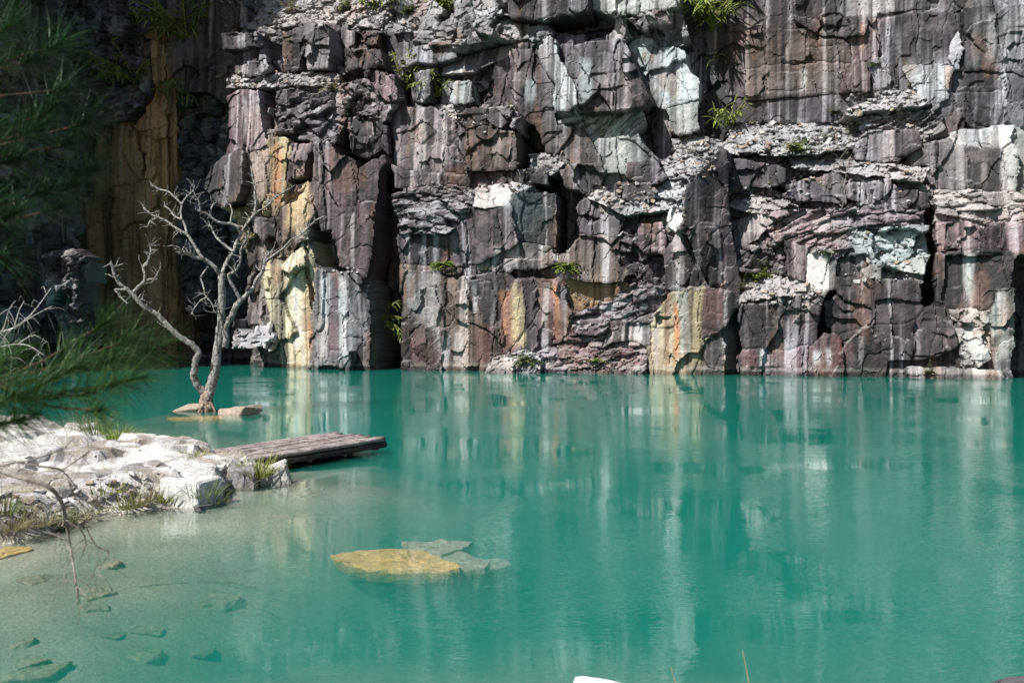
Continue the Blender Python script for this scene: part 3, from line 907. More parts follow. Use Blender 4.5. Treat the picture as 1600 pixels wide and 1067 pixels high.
gl = node(nt, 'ShaderNodeBsdfGlossy', Roughness=0.012); gl.inputs['Color'].default_value = (0.95, 0.97, 0.97, 1)
L(bmp.outputs[0], gl.inputs['Normal'])
tr = node(nt, 'ShaderNodeBsdfTransparent')
mx = node(nt, 'ShaderNodeMixShader')
L(fr.outputs[0], mx.inputs[0]); L(tr.outputs[0], mx.inputs[1]); L(gl.outputs[0], mx.inputs[2])
L(mx.outputs[0], out.inputs['Surface'])
vs_ = node(nt, 'ShaderNodeVolumeScatter', Density=1.0); vs_.inputs['Color'].default_value = (0.042, 0.86, 0.67, 1); vs_.inputs['Anisotropy'].default_value = 0.0
va = node(nt, 'ShaderNodeVolumeAbsorption', Density=1.0); va.inputs['Color'].default_value = (0.042, 0.86, 0.67, 1)
vs_.inputs['Density'].default_value = 1.05; va.inputs['Density'].default_value = 1.05
ad = node(nt, 'ShaderNodeAddShader'); L(vs_.outputs[0], ad.inputs[0]); L(va.outputs[0], ad.inputs[1])
L(ad.outputs[0], out.inputs['Volume'])
M['water'] = m
bm = bmesh.new()
bmesh.ops.create_cube(bm, size=1.0)
for v in bm.verts:
    v.co.x = -40 if v.co.x < 0 else 45
    v.co.y = 2.0 if v.co.y < 0 else 66
    v.co.z = 0.0 if v.co.z > 0 else -8.0
me = bpy.data.meshes.new('water'); bm.to_mesh(me); bm.free()
water = link_mesh('water', me, M['water'])
tag(water, 'still turquoise water filling the old quarry', None, None, 'structure')
# ------------------------------------------------------------------ things
bpy.context.view_layer.update()
_deps = bpy.context.evaluated_depsgraph_get()
def hit(px, py):
    d = ray(px, py).normalized()
    ok, loc, nor, idx, ob, mtx = scene.ray_cast(_deps, Vector((0, 0, CAM_H)), d)
    return (loc.copy(), nor.copy()) if ok else (None, None)
def bed(x, y):
    return float(ground_z(np.array([[x]], float), np.array([[y]], float))[0, 0])

M['pale_stone'] = rock_material('pale_stone', bump=0.5, rough=0.85, spec=0.25, scale=1.6, attr=False, color=(0.42, 0.405, 0.39))
M['white_stone'] = rock_material('white_stone', bump=0.4, rough=0.85, spec=0.25, scale=2.0, attr=False, color=(0.60, 0.59, 0.57))
M['grey_stone'] = rock_material('grey_stone', bump=0.6, rough=0.85, spec=0.25, scale=1.8, attr=False, color=(0.22, 0.21, 0.21))
M['dark_stone'] = rock_material('dark_stone', bump=0.6, rough=0.7, spec=0.4, scale=1.8, attr=False, color=(0.10, 0.095, 0.10))
M['brown_stone'] = rock_material('brown_stone', bump=0.6, rough=0.85, spec=0.25, scale=1.8, attr=False, color=(0.30, 0.24, 0.19))
M['ochre_stone'] = rock_material('ochre_stone', bump=0.4, rough=0.9, spec=0.2, scale=1.5, attr=False, color=(0.72, 0.49, 0.19))
M['bed_stone'] = rock_material('bed_stone', bump=0.4, rough=0.95, spec=0.1, scale=1.2, attr=False, color=(0.34, 0.31, 0.22))
M['silt_stone'] = rock_material('silt_stone', bump=0.4, rough=0.9, spec=0.2, scale=1.5, attr=False, color=(0.46, 0.44, 0.35))

def rock_mesh(seed, size, n=16, flat=0.8, rough=0.05, cuts=3, box=0.75, cube=False):
    """an angular stone: hull of scattered points, edges chipped, faces roughened"""
    rnd = random.Random(seed)
    bm = bmesh.new()
    if cube:
        for sx in (-1, 1):
            for sy in (-1, 1):
                for sz_ in (-1, 1):
                    v = Vector((sx * rnd.uniform(.72, 1), sy * rnd.uniform(.72, 1), sz_ * rnd.uniform(.78, 1)))
                    bm.verts.new((v.x * size[0] / 2, v.y * size[1] / 2, v.z * size[2] / 2))
        n = 3
    for i in range(n):
        v = Vector((rnd.uniform(-1, 1), rnd.uniform(-1, 1), rnd.uniform(-1, 1)))
        k = max(abs(v.x), abs(v.y), abs(v.z))
        v = v.lerp(v / k, box) if k > 0 else v
        if v.z > flat: v.z = flat + (v.z - flat) * 0.25
        bm.verts.new((v.x * size[0] / 2, v.y * size[1] / 2, v.z * size[2] / 2 / max(flat, .3) if False else v.z * size[2] / 2))
    r = bmesh.ops.convex_hull(bm, input=bm.verts)
    bmesh.ops.delete(bm, geom=list({g for g in r['geom_interior'] + r['geom_unused'] if isinstance(g, bmesh.types.BMVert)}), context='VERTS')
    bmesh.ops.dissolve_limit(bm, angle_limit=R(9), verts=bm.verts, edges=bm.edges)
    s = min(size)
    bmesh.ops.bevel(bm, geom=list(bm.edges), offset=s * 0.05, segments=1, profile=0.6, affect='EDGES')
    bmesh.ops.triangulate(bm, faces=bm.faces)
    for i in range(cuts):
        long = [e for e in bm.edges if e.calc_length() > max(size) / (3.0 * (i + 1) * 1.6)]
        if long: bmesh.ops.subdivide_edges(bm, edges=long, cuts=1)
        bmesh.ops.triangulate(bm, faces=bm.faces)
    bm.normal_update()
    from mathutils import noise as mn
    o = Vector((seed * 3.7, seed * 1.3, 0))
    for v in bm.verts:
        p = v.co / s * 1.6 + o
        k = (mn.fractal(p, 1.0, 2.0, 4) * rough + mn.noise(p * 0.7) * rough) * s
        v.co += v.normal * k
    me = bpy.data.meshes.new('stone')
    bm.to_mesh(me); bm.free()
    for p in me.polygons: p.use_smooth = False
    return me

def stone(name, label, px0, px1, py_base, height, depth_m, mat, seed, z_base=None, rot=0.0, tilt=(0, 0), cat='rock', group=None, sink=0.1, **kw):
    """a stone whose foot shows between two photograph columns on the given level"""
    zb = 0.0 if z_base is None else z_base
    a = on_level(px0, py_base, zb); b = on_level(px1, py_base, zb)
    w = (b - a).length
    me = rock_mesh(seed, (w * 1.06, depth_m, height + sink), **kw)
    o = link_mesh(name, me, M[mat])
    c = (a + b) / 2
    o.location = (c.x, c.y + depth_m * 0.45, zb + (height - sink) / 2)
    o.rotation_euler = (tilt[0], tilt[1], rot)
    return tag(o, label, cat, group)

# ---- bank stones
stone('bank_rock', 'bright white block with a dark right side at the water edge', 258, 322, 794, 0.40, 0.75, 'white_stone', 5, rot=-0.30, cube=True, cuts=4, rough=0.045, sink=0.2)
stone('bank_rock', 'wide pale slab above the white block at the water edge', 215, 332, 766, 0.26, 1.5, 'pale_stone', 12, z_base=0.16, n=26, box=.75, cuts=4, rough=.07, sink=0.3, tilt=(0.06, 0))
stone('bank_rock', 'dark grey rounded boulder in the middle of the pale bank', 134, 166, 762, 0.20, 0.35, 'grey_stone', 21, z_base=0.26, n=22, box=0.4, sink=0.15)
stone('bank_rock', 'flat grey boulder right of the dark round one on the bank', 176, 226, 762, 0.22, 0.5, 'grey_stone', 22, z_base=0.22, n=22, box=0.6, sink=0.15)
stone('bank_rock', 'small grey stone at the left end of the bank rocks', 84, 112, 774, 0.13, 0.25, 'grey_stone', 23, z_base=0.30, n=18, box=0.5)
stone('bank_rock', 'grey upright stone left of the white block', 228, 260, 790, 0.30, 0.4, 'grey_stone', 24, cube=True, sink=0.15, rot=.15)
stone('bank_rock', 'low dark stone at the foot of the white block', 300, 322, 797, 0.07, 0.22, 'dark_stone', 25, n=16, box=0.5)
stone('bank_rock', 'pale wedge shaped stone lying by the raft at the bank tip', 398, 450, 757, 0.28, 0.5, 'pale_stone', 33, cube=True, tilt=(0, -0.30), rot=0.2, sink=0.2)
stone('bank_rock', 'dark broken block under the grass beside the raft', 343, 398, 764, 0.30, 0.7, 'grey_stone', 27, cube=True, sink=0.2, rot=0.2)
stone('bank_rock', 'pale stone between the white block and the dark broken block', 318, 350, 752, 0.24, 0.6, 'pale_stone', 28, z_base=0.1, cube=True, sink=0.2)
stone('bank_rock', 'long white ledge along the rear edge of the bank', 178, 302, 712, 0.10, 0.8, 'white_stone', 29, z_base=0.34, cube=True, sink=0.2)
stone('bank_rock', 'low pale hump of rock on the far left of the bank', -30, 70, 722, 0.16, 1.2, 'pale_stone', 30, z_base=0.46, n=24, box=0.5, sink=0.2)
stone('bank_rock', 'grey flat stone half buried in the middle of the bank', 170, 250, 736, 0.10, 0.9, 'grey_stone', 31, z_base=0.36, n=22, box=0.6, sink=0.2)
# ---- near shore
stone('shore_rock', 'white rock whose top shows at the bottom edge of the view', 905, 1010, 1092, 0.17, 0.4, 'white_stone', 41, n=22, box=0.3, sink=0.6, flat=1.5, rot=.3, cat='rock')
stone('shore_rock', 'dark rock in the bottom right corner of the view', 1566, 1680, 1092, 0.12, 0.6, 'dark_stone', 42, n=22, box=0.3, sink=0.6, flat=1.5, cat='rock')
# ---- island
stone('island_stone', 'flat brown stone left of the dead tree foot', 264, 326, 643, 0.20, 0.8, 'brown_stone', 51, n=20, box=0.9, rot=.2, sink=0.2, cat='rock')
stone('island_stone', 'pale tilted stone right of the dead tree foot', 338, 402, 648, 0.22, 1.0, 'brown_stone', 55, n=13, box=0.85, rot=-.3, sink=0.25, tilt=(0, -0.12), cat='rock')
stone('island_stone', 'low ochre slab just under the water before the dead tree', 258, 350, 652, 0.0, 0.9, 'ochre_stone', 53, n=16, box=0.8, sink=0.25, cat='rock')

# ---- sunken slabs
def sunk(label, pts, ztop, thick, mat, seed, tilt=(0, 0), cat='slab', group=None):
    """a flat slab under the water: outline in photograph pixels taken at its own level"""
    P = [on_level(px, py, ztop) for px, py in pts]
    c = sum(P, Vector()) / len(P)
    rnd = random.Random(seed)
    bm = bmesh.new()
    ring = []
    for i, p in enumerate(P):
        q = P[(i + 1) % len(P)]
        for k in range(4):
            r = p.lerp(q, k / 4) - c
            r *= 1 + rnd.uniform(-.045, .045)
            ring.append(r)
    levels = [(1.0, 0.0), (1.02, -0.25), (0.97, -0.65), (0.90, -1.0)]
    rows = []
    for s, z in levels:
        rows.append([bm.verts.new((r.x * s * (1 + rnd.uniform(-.02, .02)), r.y * s, z * thick + rnd.uniform(-.012, .012))) for r in ring])
    for a, b in zip(rows, rows[1:]):
        for i in range(len(ring)):
            j = (i + 1) % len(ring)
            bm.faces.new((a[i], b[i], b[j], a[j]))
    prev = rows[0]
    for s in (0.72, 0.4, 0.12):
        nx = [bm.verts.new((r.x * s, r.y * s, rnd.uniform(-.014, .014))) for r in ring]
        for i in range(len(ring)):
            j = (i + 1) % len(ring)
            bm.faces.new((prev[i], prev[j], nx[j], nx[i]))
        prev = nx
    bm.faces.new(prev)
    bm.faces.new(list(reversed(rows[-1])))
    bmesh.ops.recalc_face_normals(bm, faces=bm.faces)
    me = bpy.data.meshes.new('slab'); bm.to_mesh(me); bm.free()
    o = link_mesh('sunken_slab', me, M[mat])
    o.location = c
    o.rotation_euler = (tilt[0], tilt[1], 0)
    return tag(o, label, cat, group)
sunk('large ochre slab lying just under the water surface', [(514, 868), (560, 860), (640, 857), (668, 862), (700, 876), (722, 884), (705, 891), (640, 890), (575, 887), (560, 882)], -0.07, 0.15, 'ochre_stone', 1)
sunk('grey slab sunk behind the ochre slab', [(630, 850), (690, 843), (738, 845), (722, 856), (690, 866), (650, 864)], -0.10, 0.14, 'silt_stone', 2, tilt=(0, 0.05))
sunk('pale grey slab sunk to the right of the ochre slab', [(668, 868), (720, 862), (766, 876), (755, 889), (715, 894), (690, 878)], -0.13, 0.16, 'silt_stone', 3)
sunk('dim slab farthest right of the sunken slabs', [(748, 872), (790, 872), (800, 882), (775, 890)], -0.24, 0.15, 'silt_stone', 4)
sunk('small dim slab in front of the sunken slabs', [(715, 900), (745, 896), (748, 912), (722, 916)], -0.28, 0.15, 'silt_stone', 5)
sunk('orange slab at the water edge on the far left', [(-30, 858), (45, 852), (52, 858), (0, 872), (-40, 878)], -0.02, 0.15, 'ochre_stone', 6)
sunk('brown slab in the shallows right of the orange slab', [(62, 852), (118, 848), (120, 856), (85, 866), (60, 862)], -0.05, 0.12, 'silt_stone', 7)
def bed_stone(label, px0, px1, py, h, depth_m, seed, rot=0, tilt=(0, 0)):
    p = on_level((px0 + px1) / 2, py, -0.2)
    w = (on_level(px1, py, -.2) - on_level(px0, py, -.2)).length
    zb = bed(p.x, p.y)
    o = link_mesh('sunken_stone', rock_mesh(seed, (w, depth_m, h * 2), n=34, box=.35, rough=.12, cuts=4), M['bed_stone'])
    o.location = (p.x, p.y, zb - h * .25); o.rotation_euler = (tilt[0], tilt[1], rot)
    return tag(o, label, 'rock')
bed_stone('mossy stone alone in the shallow water below the hanging twig', 142, 190, 900, .12, .35, 61)
bed_stone('sunken flat slab nearest the left edge at the bottom', 0, 96, 1052, .05, .45, 62)
bed_stone('long thin sunken slab low in the left half', 175, 256, 1010, .05, .25, 65)
bed_stone('long sunken slab in the middle of the shallows', 308, 376, 936, .07, .4, 66)
srnd = random.Random(12)
for k in range(8):
    px = srnd.uniform(0, 300) if k < 8 else srnd.uniform(120, 430); py = srnd.uniform(868, 1050)
    if 130 < px < 200 and 885 < py < 915: continue
    w_ = srnd.uniform(30, 70)
    o = bed_stone('faint flat stone lying on the shallow bed at the lower left', px, px + w_, py, srnd.uniform(.025, .05), srnd.uniform(.25, .5), 300 + k, srnd.uniform(-.7, .7), (srnd.uniform(-.15, .15), srnd.uniform(-.1, .1)))
    o['group'] = 'faint stones on the shallow bed'
sunk('upper step of the flat stones under the raft bank', [(440, 768), (500, 757), (508, 764), (468, 776)], -0.05, 0.12, 'silt_stone', 14)
sunk('lower step of the flat stones under the raft bank', [(400, 782), (490, 772), (505, 780), (450, 794), (410, 794)], -0.12, 0.14, 'silt_stone', 15)
sunk('small step of flat stone below the white block', [(330, 790), (388, 778), (398, 786), (350, 798)], -0.08, 0.12, 'silt_stone', 16)

# ------------------------------------------------------------------ tubes
def tube_data(pts, rad, sides=8, seed=0, wob=0.12, res=3):
    """smooth tapered tube through the points"""
    P = [Vector(p) for p in pts]
    Q, Rr = [], []
    n = len(P)
    for i in range(n - 1):
        p0 = P[max(i - 1, 0)]; p1 = P[i]; p2 = P[i + 1]; p3 = P[min(i + 2, n - 1)]
        for k in range(res):
            s = k / res
            Q.append(0.5 * ((2 * p1) + (p2 - p0) * s + (2 * p0 - 5 * p1 + 4 * p2 - p3) * s * s + (3 * p1 - p0 - 3 * p2 + p3) * s ** 3))
            Rr.append(rad[i] + (rad[i + 1] - rad[i]) * s)
    Q.append(P[-1]); Rr.append(rad[-1])
    rnd = random.Random(seed)
    V, F = [], []
    side = Vector((0.3, 1, 0.2))
    for i, q in enumerate(Q):
        d = (Q[min(i + 1, len(Q) - 1)] - Q[max(i - 1, 0)])
        d = d.normalized() if d.length > 1e-9 else Vector((0, 0, 1))
        s1 = side - d * side.dot(d)
        s1 = s1.normalized() if s1.length > 1e-4 else d.orthogonal().normalized()
        s2 = d.cross(s1)
        side = s1
        for k in range(sides):
            a = 2 * math.pi * k / sides
            r = Rr[i] * (1 + rnd.uniform(-wob, wob))
            V.append(q + s1 * math.cos(a) * r + s2 * math.sin(a) * r)
    m = len(Q)
    for i in range(m - 1):
        for k in range(sides):
            k2 = (k + 1) % sides
            F.append((i * sides + k, i * sides + k2, (i + 1) * sides + k2, (i + 1) * sides + k))
    F.append(tuple(reversed(range(sides))))
    F.append(tuple((m - 1) * sides + k for k in range(sides)))
    return V, F

class MB:
    def __init__(self): self.V = []; self.F = []
    def add(self, V, F):
        o = len(self.V); self.V += [tuple(v) for v in V]; self.F += [tuple(i + o for i in f) for f in F]
    def tube(self, *a, **k): self.add(*tube_data(*a, **k))
    def build(self, name, mat, parent=None, smooth=True):
        me = bpy.data.meshes.new(name)
        me.from_pydata(self.V, [], self.F)
        me.update()
        if smooth: me.polygons.foreach_set('use_smooth', [True] * len(me.polygons))
        return link_mesh(name, me, mat, parent)

def bark_material(name, dark, light, scale=6.0, bump=0.6):
    m, nt, b = mat_nodes(name); L = nt.links.new
    geo = node(nt, 'ShaderNodeNewGeometry')
    n1 = node(nt, 'ShaderNodeTexNoise', Scale=scale, Detail=6.0, Roughness=0.7)
    n2 = node(nt, 'ShaderNodeTexNoise', Scale=scale * 6, Detail=4.0)
    L(geo.outputs['Position'], n1.inputs['Vector']); L(geo.outputs['Position'], n2.inputs['Vector'])
    rp = node(nt, 'ShaderNodeValToRGB')
    rp.color_ramp.elements[0].position = 0.36; rp.color_ramp.elements[1].position = 0.62
    rp.color_ramp.elements[0].color = dark + (1,); rp.color_ramp.elements[1].color = light + (1,)
    L(n1.outputs[0], rp.inputs[0]); L(rp.outputs[0], b.inputs['Base Color'])
    bp = node(nt, 'ShaderNodeBump', Strength=bump, Distance=0.02)
    L(n2.outputs[0], bp.inputs['Height']); L(bp.outputs[0], b.inputs['Normal'])
    b.inputs['Roughness'].default_value = 0.85
    b.inputs['Specular IOR Level'].default_value = 0.2
    return m
M['dead_bark'] = bark_material('dead_bark', (0.03, 0.027, 0.026), (0.40, 0.385, 0.36), 17.0, 1.0)
M['root_bark'] = bark_material('root_bark', (0.10, 0.065, 0.05), (0.34, 0.26, 0.20), 7.0)
M['twig'] = bark_material('twig', (0.10, 0.085, 0.075), (0.26, 0.23, 0.20), 14.0)
M['pale_twig'] = bark_material('pale_twig', (0.28, 0.27, 0.25), (0.55, 0.54, 0.50), 14.0)
M['pine_bark'] = bark_material('pine_bark', (0.04, 0.024, 0.016), (0.13, 0.070, 0.045), 12.0)
M['raft_wood'] = bark_material('raft_wood', (0.10, 0.082, 0.078), (0.34, 0.29, 0.27), 5.0, 0.8)
M['wet_wood'] = bark_material('wet_wood', (0.018, 0.015, 0.014), (0.06, 0.05, 0.045), 5.0, 0.8)
M['plank_wood'] = bark_material('plank_wood', (0.16, 0.10, 0.085), (0.36, 0.26, 0.22), 6.0, 0.6)

# ------------------------------------------------------------------ dead tree
TREE_Y = 27.4
def T(cx, cy, dy=0.0):
    """point of the tree: coordinates measured on an enlarged view of it"""
    return at_dist(140 + cx / 2.54, 260 + cy / 2.54, TREE_Y + dy)
tree_base = on_level(323, 642, -0.15)
tree = empty('dead_tree', tree_base)
tag(tree, 'leafless grey dead tree with forked trunk standing in the water', 'tree')
PXM = 0.84 * TREE_Y / F_PX / 2.54          # metres per enlarged pixel
def limb(name, pts, r0, r1, seed, mat='dead_bark', sides=8, twigs=0, dy0=0.0, dy1=0.0):
    jr = random.Random(seed * 7 + 1)
    q = [pts[0]]
    for (xa, ya), (xb, yb) in zip(pts, pts[1:]):        # knees and kinks between the measured points
        ln = math.hypot(xb - xa, yb - ya)
        if ln > 26 and r0 < 22:
            k_ = jr.uniform(-.10, .10) * min(ln, 60)
            q.append(((xa + xb) / 2 - (yb - ya) / ln * k_, (ya + yb) / 2 + (xb - xa) / ln * k_))
        q.append((xb, yb))
    pts = q
    n = len(pts)
    P = [T(x, y, dy0 + (dy1 - dy0) * i / (n - 1)) for i, (x, y) in enumerate(pts)]
    rnd = random.Random(seed)
    rad = [(r0 + (r1 - r0) * (i / (n - 1)) ** 0.8) * PXM for i in range(n)]
    mb = MB(); mb.tube(P, rad, sides=sides, seed=seed, wob=0.20, res=4)
    for k in range(twigs * 4):
        i = rnd.randrange(max(1, n // 2), n)
        s = P[i]
        q = [s]
        d = Vector((rnd.uniform(-1, 1), rnd.uniform(-.6, .6), rnd.uniform(-.3, 1))).normalized()
        ln = rnd.uniform(0.08, 0.40)
        for j in range(3):
            d = (d + Vector((rnd.uniform(-.6, .6), rnd.uniform(-.5, .5), rnd.uniform(-.5, .6)))).normalized()
            q.append(q[-1] + d * ln / 3)
        r = min(max(rad[i] * 0.5, 0.008), 0.022)
        mb.tube(q, [r, r * .8, r * .6, r * .35], sides=5, seed=k, res=2)
    return mb.build(name, M[mat], tree)
limb('root_stump', [(466, 985), (462, 950), (464, 920), (468, 890)], 40, 24, 1, 'root_bark', 10)
for k, (a, b) in enumerate((((455, 930), (425, 985)), ((475, 935), (505, 985)), ((460, 930), (450, 990)), ((470, 940), (480, 992)))):
    limb('root', [a, ((a[0] + b[0]) / 2 + 3, (a[1] + b[1]) / 2), b], 9, 4, 70 + k, 'root_bark', 6, dy0=-0.1, dy1=-0.35 + 0.2 * k)
limb('trunk', [(466, 930), (483, 870), (500, 790), (513, 690), (523, 600), (525, 510), (524, 425)], 26, 16, 2, sides=10)
limb('trunk', [(535, 720), (538, 650), (566, 592), (601, 530)], 15, 14, 3, sides=9)
limb('branch', [(460, 905), (430, 870), (411, 830), (418, 780), (434, 740), (405, 705), (350, 670), (290, 610), (240, 570), (190, 530), (150, 488), (115, 460), (96, 420), (85, 385)], 19, 7, 4, twigs=8, dy1=-1.0)
limb('branch', [(175, 500), (215, 457), (213, 400), (240, 350), (241, 316)], 8, 4, 5, twigs=5, dy0=-.9, dy1=-.9)
limb('branch', [(210, 462), (258, 446), (276, 412)], 6, 3, 6, twigs=3, dy0=-.9, dy1=-.8)
limb('branch', [(150, 488), (100, 490), (125, 520), (152, 546)], 6, 3, 7, twigs=1, dy0=-1, dy1=-1)
limb('branch', [(525, 432), (500, 402), (450, 366), (400, 352), (365, 338), (342, 318)], 12, 5, 8, twigs=5, dy1=-.6)
limb('branch', [(450, 366), (420, 322), (386, 270), (330, 236), (270, 202), (215, 163)], 8, 4, 9, twigs=4, dy0=-.3, dy1=-.2)
limb('branch', [(270, 202), (242, 216), (228, 242)], 5, 2.5, 10, twigs=2, dy0=-.2, dy1=-.3)
limb('branch', [(386, 270), (366, 212), (330, 190), (298, 158)], 6, 3, 11, twigs=3, dy0=-.2, dy1=.2)
limb('branch', [(366, 214), (364, 150), (312, 100), (250, 76)], 5, 3, 12, twigs=4, dy0=-.1, dy1=.3)
limb('branch', [(364, 152), (386, 120), (416, 94)], 4.5, 2.5, 13, twigs=2, dy1=.2)
limb('branch', [(524, 430), (540, 390), (572, 340), (600, 270), (640, 208), (660, 150), (656, 80), (640, 0)], 11, 3, 14, twigs=7, dy1=.9)
limb('branch', [(602, 268), (588, 240), (530, 226), (480, 200), (440, 178), (430, 130), (414, 92)], 8, 3, 15, twigs=6, dy0=.3, dy1=-.3)
limb('branch', [(480, 200), (492, 150), (522, 132)], 5, 2.5, 16, twigs=4, dy1=.3)
limb('branch', [(572, 340), (522, 300), (490, 260), (476, 234)], 7, 3, 17, twigs=3, dy0=.2, dy1=.8)
limb('branch', [(640, 208), (690, 168), (742, 120), (805, 82)], 6, 2.5, 18, twigs=4, dy0=.5, dy1=1.0)
limb('branch', [(600, 532), (574, 482), (552, 430), (590, 400), (600, 332), (622, 280)], 10, 4, 19, twigs=5, dy1=-.5)
limb('branch', [(601, 532), (650, 480), (686, 420), (692, 380), (716, 342)], 11, 5, 20, twigs=7, dy1=.4)
limb('branch', [(690, 385), (760, 332), (802, 290), (870, 240), (932, 198)], 6, 2.5, 21, twigs=5, dy0=.3, dy1=.9)
limb('branch', [(560, 232), (566, 180), (545, 120), (520, 100)], 4, 2, 24, twigs=3, dy0=.2, dy1=.6)
limb('branch', [(470, 398), (442, 440), (455, 490), (462, 520), (422, 555), (406, 584)], 5, 2.5, 22, twigs=5, dy0=-.2, dy1=-.6)
limb('branch', [(462, 520), (490, 556), (496, 580)], 3.5, 2, 23, twigs=3, dy0=-.5, dy1=-.5)
limb('branch', [(545, 700), (520, 590), (500, 550)], 5, 3, 25, twigs=2, dy0=-.2, dy1=-.4)

# ------------------------------------------------------------------ raft
e1 = Vector((0.53, 0.848, 0)); e2 = Vector((0.848, -0.53, 0))
rA = on_level(526, 683, 0.13); rB = on_level(597, 695, 0.13)
rc = (rA + rB) / 2
raft = empty('raft', (rc.x, rc.y, 0))
tag(raft, 'weathered wooden raft of side by side poles moored at the bank tip', 'raft')
rnd = random.Random(4)
W = (rB - rA).dot(e2)
NP = 15
for layer, (zc, rr, back) in enumerate(((0.085, 0.046, 3.5), (-0.005, 0.060, 3.5))):
    for i in range(NP):
        n_ = NP
        s = (i + 0.5) / n_ - 0.5
        end = 0.08 * rnd.uniform(-1, 1) - 0.10 * (s + .5)
        p0 = rc + e1 * (end + 0.05) + e2 * (s * W)
        p1 = rc - e1 * (back + rnd.uniform(-.1, .1)) + e2 * (s * W + rnd.uniform(-.02, .02))
        zj = rnd.uniform(-.012, .012)
        mb = MB()
        N = 9
        pts = [p0.lerp(p1, k / N) + Vector((0, 0, zc + zj + rnd.uniform(-.006, .006))) for k in range(N + 1)]
        mb.tube(pts, [rr * rnd.uniform(.9, 1.06) for _ in pts], sides=8, seed=i, wob=0.05, res=2)
        mb.build('pole', M['raft_wood' if layer == 0 else 'wet_wood'], raft)
for k in range(4):
    c = rc - e1 * (0.25 + 0.9 * k)
    mb = MB(); mb.tube([c - e2 * (W * .44) + Vector((0, 0, -.06)), c + Vector((0, 0, -.06)), c + e2 * (W * .44) + Vector((0, 0, -.06))], [.05, .05, .05], sides=8)
    mb.build('crossbeam', M['raft_wood'], raft)
def board(name, label, pa, pb, width, thick, z, mat, seed):
    a = on_level(*pa, z); b = on_level(*pb, z)
    d = (b - a); ln = d.length; d.normalize(); s = Vector((-d.y, d.x, 0))
    rnd = random.Random(seed)
    bm = bmesh.new()
    rows = []
    N = 6
    for i in range(N + 1):
        c = d * (ln * i / N - ln / 2)
        row = []
        for u, w in ((-1, 0), (1, 0), (1, 1), (-1, 1)):
            row.append(bm.verts.new(c + s * (u * width / 2 * (1 + rnd.uniform(-.08, .08))) + Vector((0, 0, w * thick + rnd.uniform(-.003, .003)))))
        rows.append(row)
    for r0, r1 in zip(rows, rows[1:]):
        for k in range(4): bm.faces.new((r0[k], r0[(k + 1) % 4], r1[(k + 1) % 4], r1[k]))
    bm.faces.new(rows[0]); bm.faces.new(list(reversed(rows[-1])))
    bmesh.ops.recalc_face_normals(bm, faces=bm.faces)
    bmesh.ops.bevel(bm, geom=[e for e in bm.edges if len(e.link_faces) == 2 and e.calc_face_angle() > 1], offset=0.006, segments=1, affect='EDGES')
    me = bpy.data.meshes.new(name); bm.to_mesh(me); bm.free()
    o = link_mesh(name, me, M[mat]); o.location = (a + b) / 2
    return tag(o, label, 'plank')
board('loose_plank', 'reddish loose plank lying across the top of the raft', (476, 688), (532, 697), 0.14, 0.035, 0.134, 'plank_wood', 1)
board('loose_plank', 'short thick board end beside the loose plank on the raft', (518, 698), (541, 696), 0.12, 0.06, 0.135, 'plank_wood', 2)
board('loose_plank', 'long thin slat lying along the far side of the raft', (352, 709), (450, 694), 0.05, 0.03, 0.135, 'raft_wood', 3)

# ------------------------------------------------------------------ leaves and grass
def leaf_material(name, c1, c2, trans=0.35):
    m, nt, b = mat_nodes(name); L = nt.links.new
    oi = node(nt, 'ShaderNodeNewGeometry')
    rp = node(nt, 'ShaderNodeValToRGB')
    rp.color_ramp.elements[0].color = c1 + (1,); rp.color_ramp.elements[1].color = c2 + (1,)
    L(oi.outputs['Random Per Island'], rp.inputs[0])
    L(rp.outputs[0], b.inputs['Base Color'])
    b.inputs['Roughness'].default_value = 0.5
    b.inputs['Specular IOR Level'].default_value = 0.3
    tl = node(nt, 'ShaderNodeBsdfTranslucent'); L(rp.outputs[0], tl.inputs['Color'])
    mx = node(nt, 'ShaderNodeMixShader', Fac=trans)
    L(b.outputs[0], mx.inputs[1]); L(tl.outputs[0], mx.inputs[2])
    L(mx.outputs[0], nt.nodes['Material Output'].inputs['Surface'])
    return m
M['bamboo_leaf'] = leaf_material('bamboo_leaf', (0.10, 0.17, 0.03), (0.32, 0.36, 0.10))
M['fern_leaf'] = leaf_material('fern_leaf', (0.12, 0.20, 0.03), (0.30, 0.36, 0.07))
M['dry_grass'] = leaf_material('dry_grass', (0.20, 0.17, 0.09), (0.42, 0.38, 0.24))
M['grass'] = leaf_material('grass', (0.14, 0.19, 0.04), (0.34, 0.34, 0.10))
M['bush_leaf'] = leaf_material('bush_leaf', (0.06, 0.10, 0.03), (0.22, 0.25, 0.12))
M['pine_needle'] = leaf_material('pine_needle', (0.006, 0.030, 0.009), (0.030, 0.085, 0.022), 0.2)  # needle colour darkened to stand in for shade on the upper boughs
M['pine_needle_lit'] = leaf_material('pine_needle_lit', (0.014, 0.060, 0.014), (0.085, 0.16, 0.045), 0.25)  # brighter copy: sunlight on the lower boughs put into the colour

def blade(mb, root, d, length, width, droop, rnd, segs=4, shape=1.0):
    """a lance-shaped, drooping blade"""
    p = Vector(root); d = Vector(d).normalized()
    side = d.cross(Vector((rnd.uniform(-.4, .4), rnd.uniform(-.4, .4), 1)))
    side = side.normalized() if side.length > 1e-4 else Vector((1, 0, 0))
    V, F = [], []
    for i in range(segs + 1):
        s = i / segs
        w = width / 2 * (math.sin(math.pi * min(1, 0.12 + 0.88 * s)) ** 0.7 if shape else (1 - s * .95))
        V.append(p - side * w); V.append(p + side * w)
        d = (d + Vector((0, 0, -droop / segs))).normalized()
        p = p + d * length / segs
    for i in range(segs):
        a = 2 * i
        F.append((a, a + 1, a + 3, a + 2))
    mb.add(V, F)

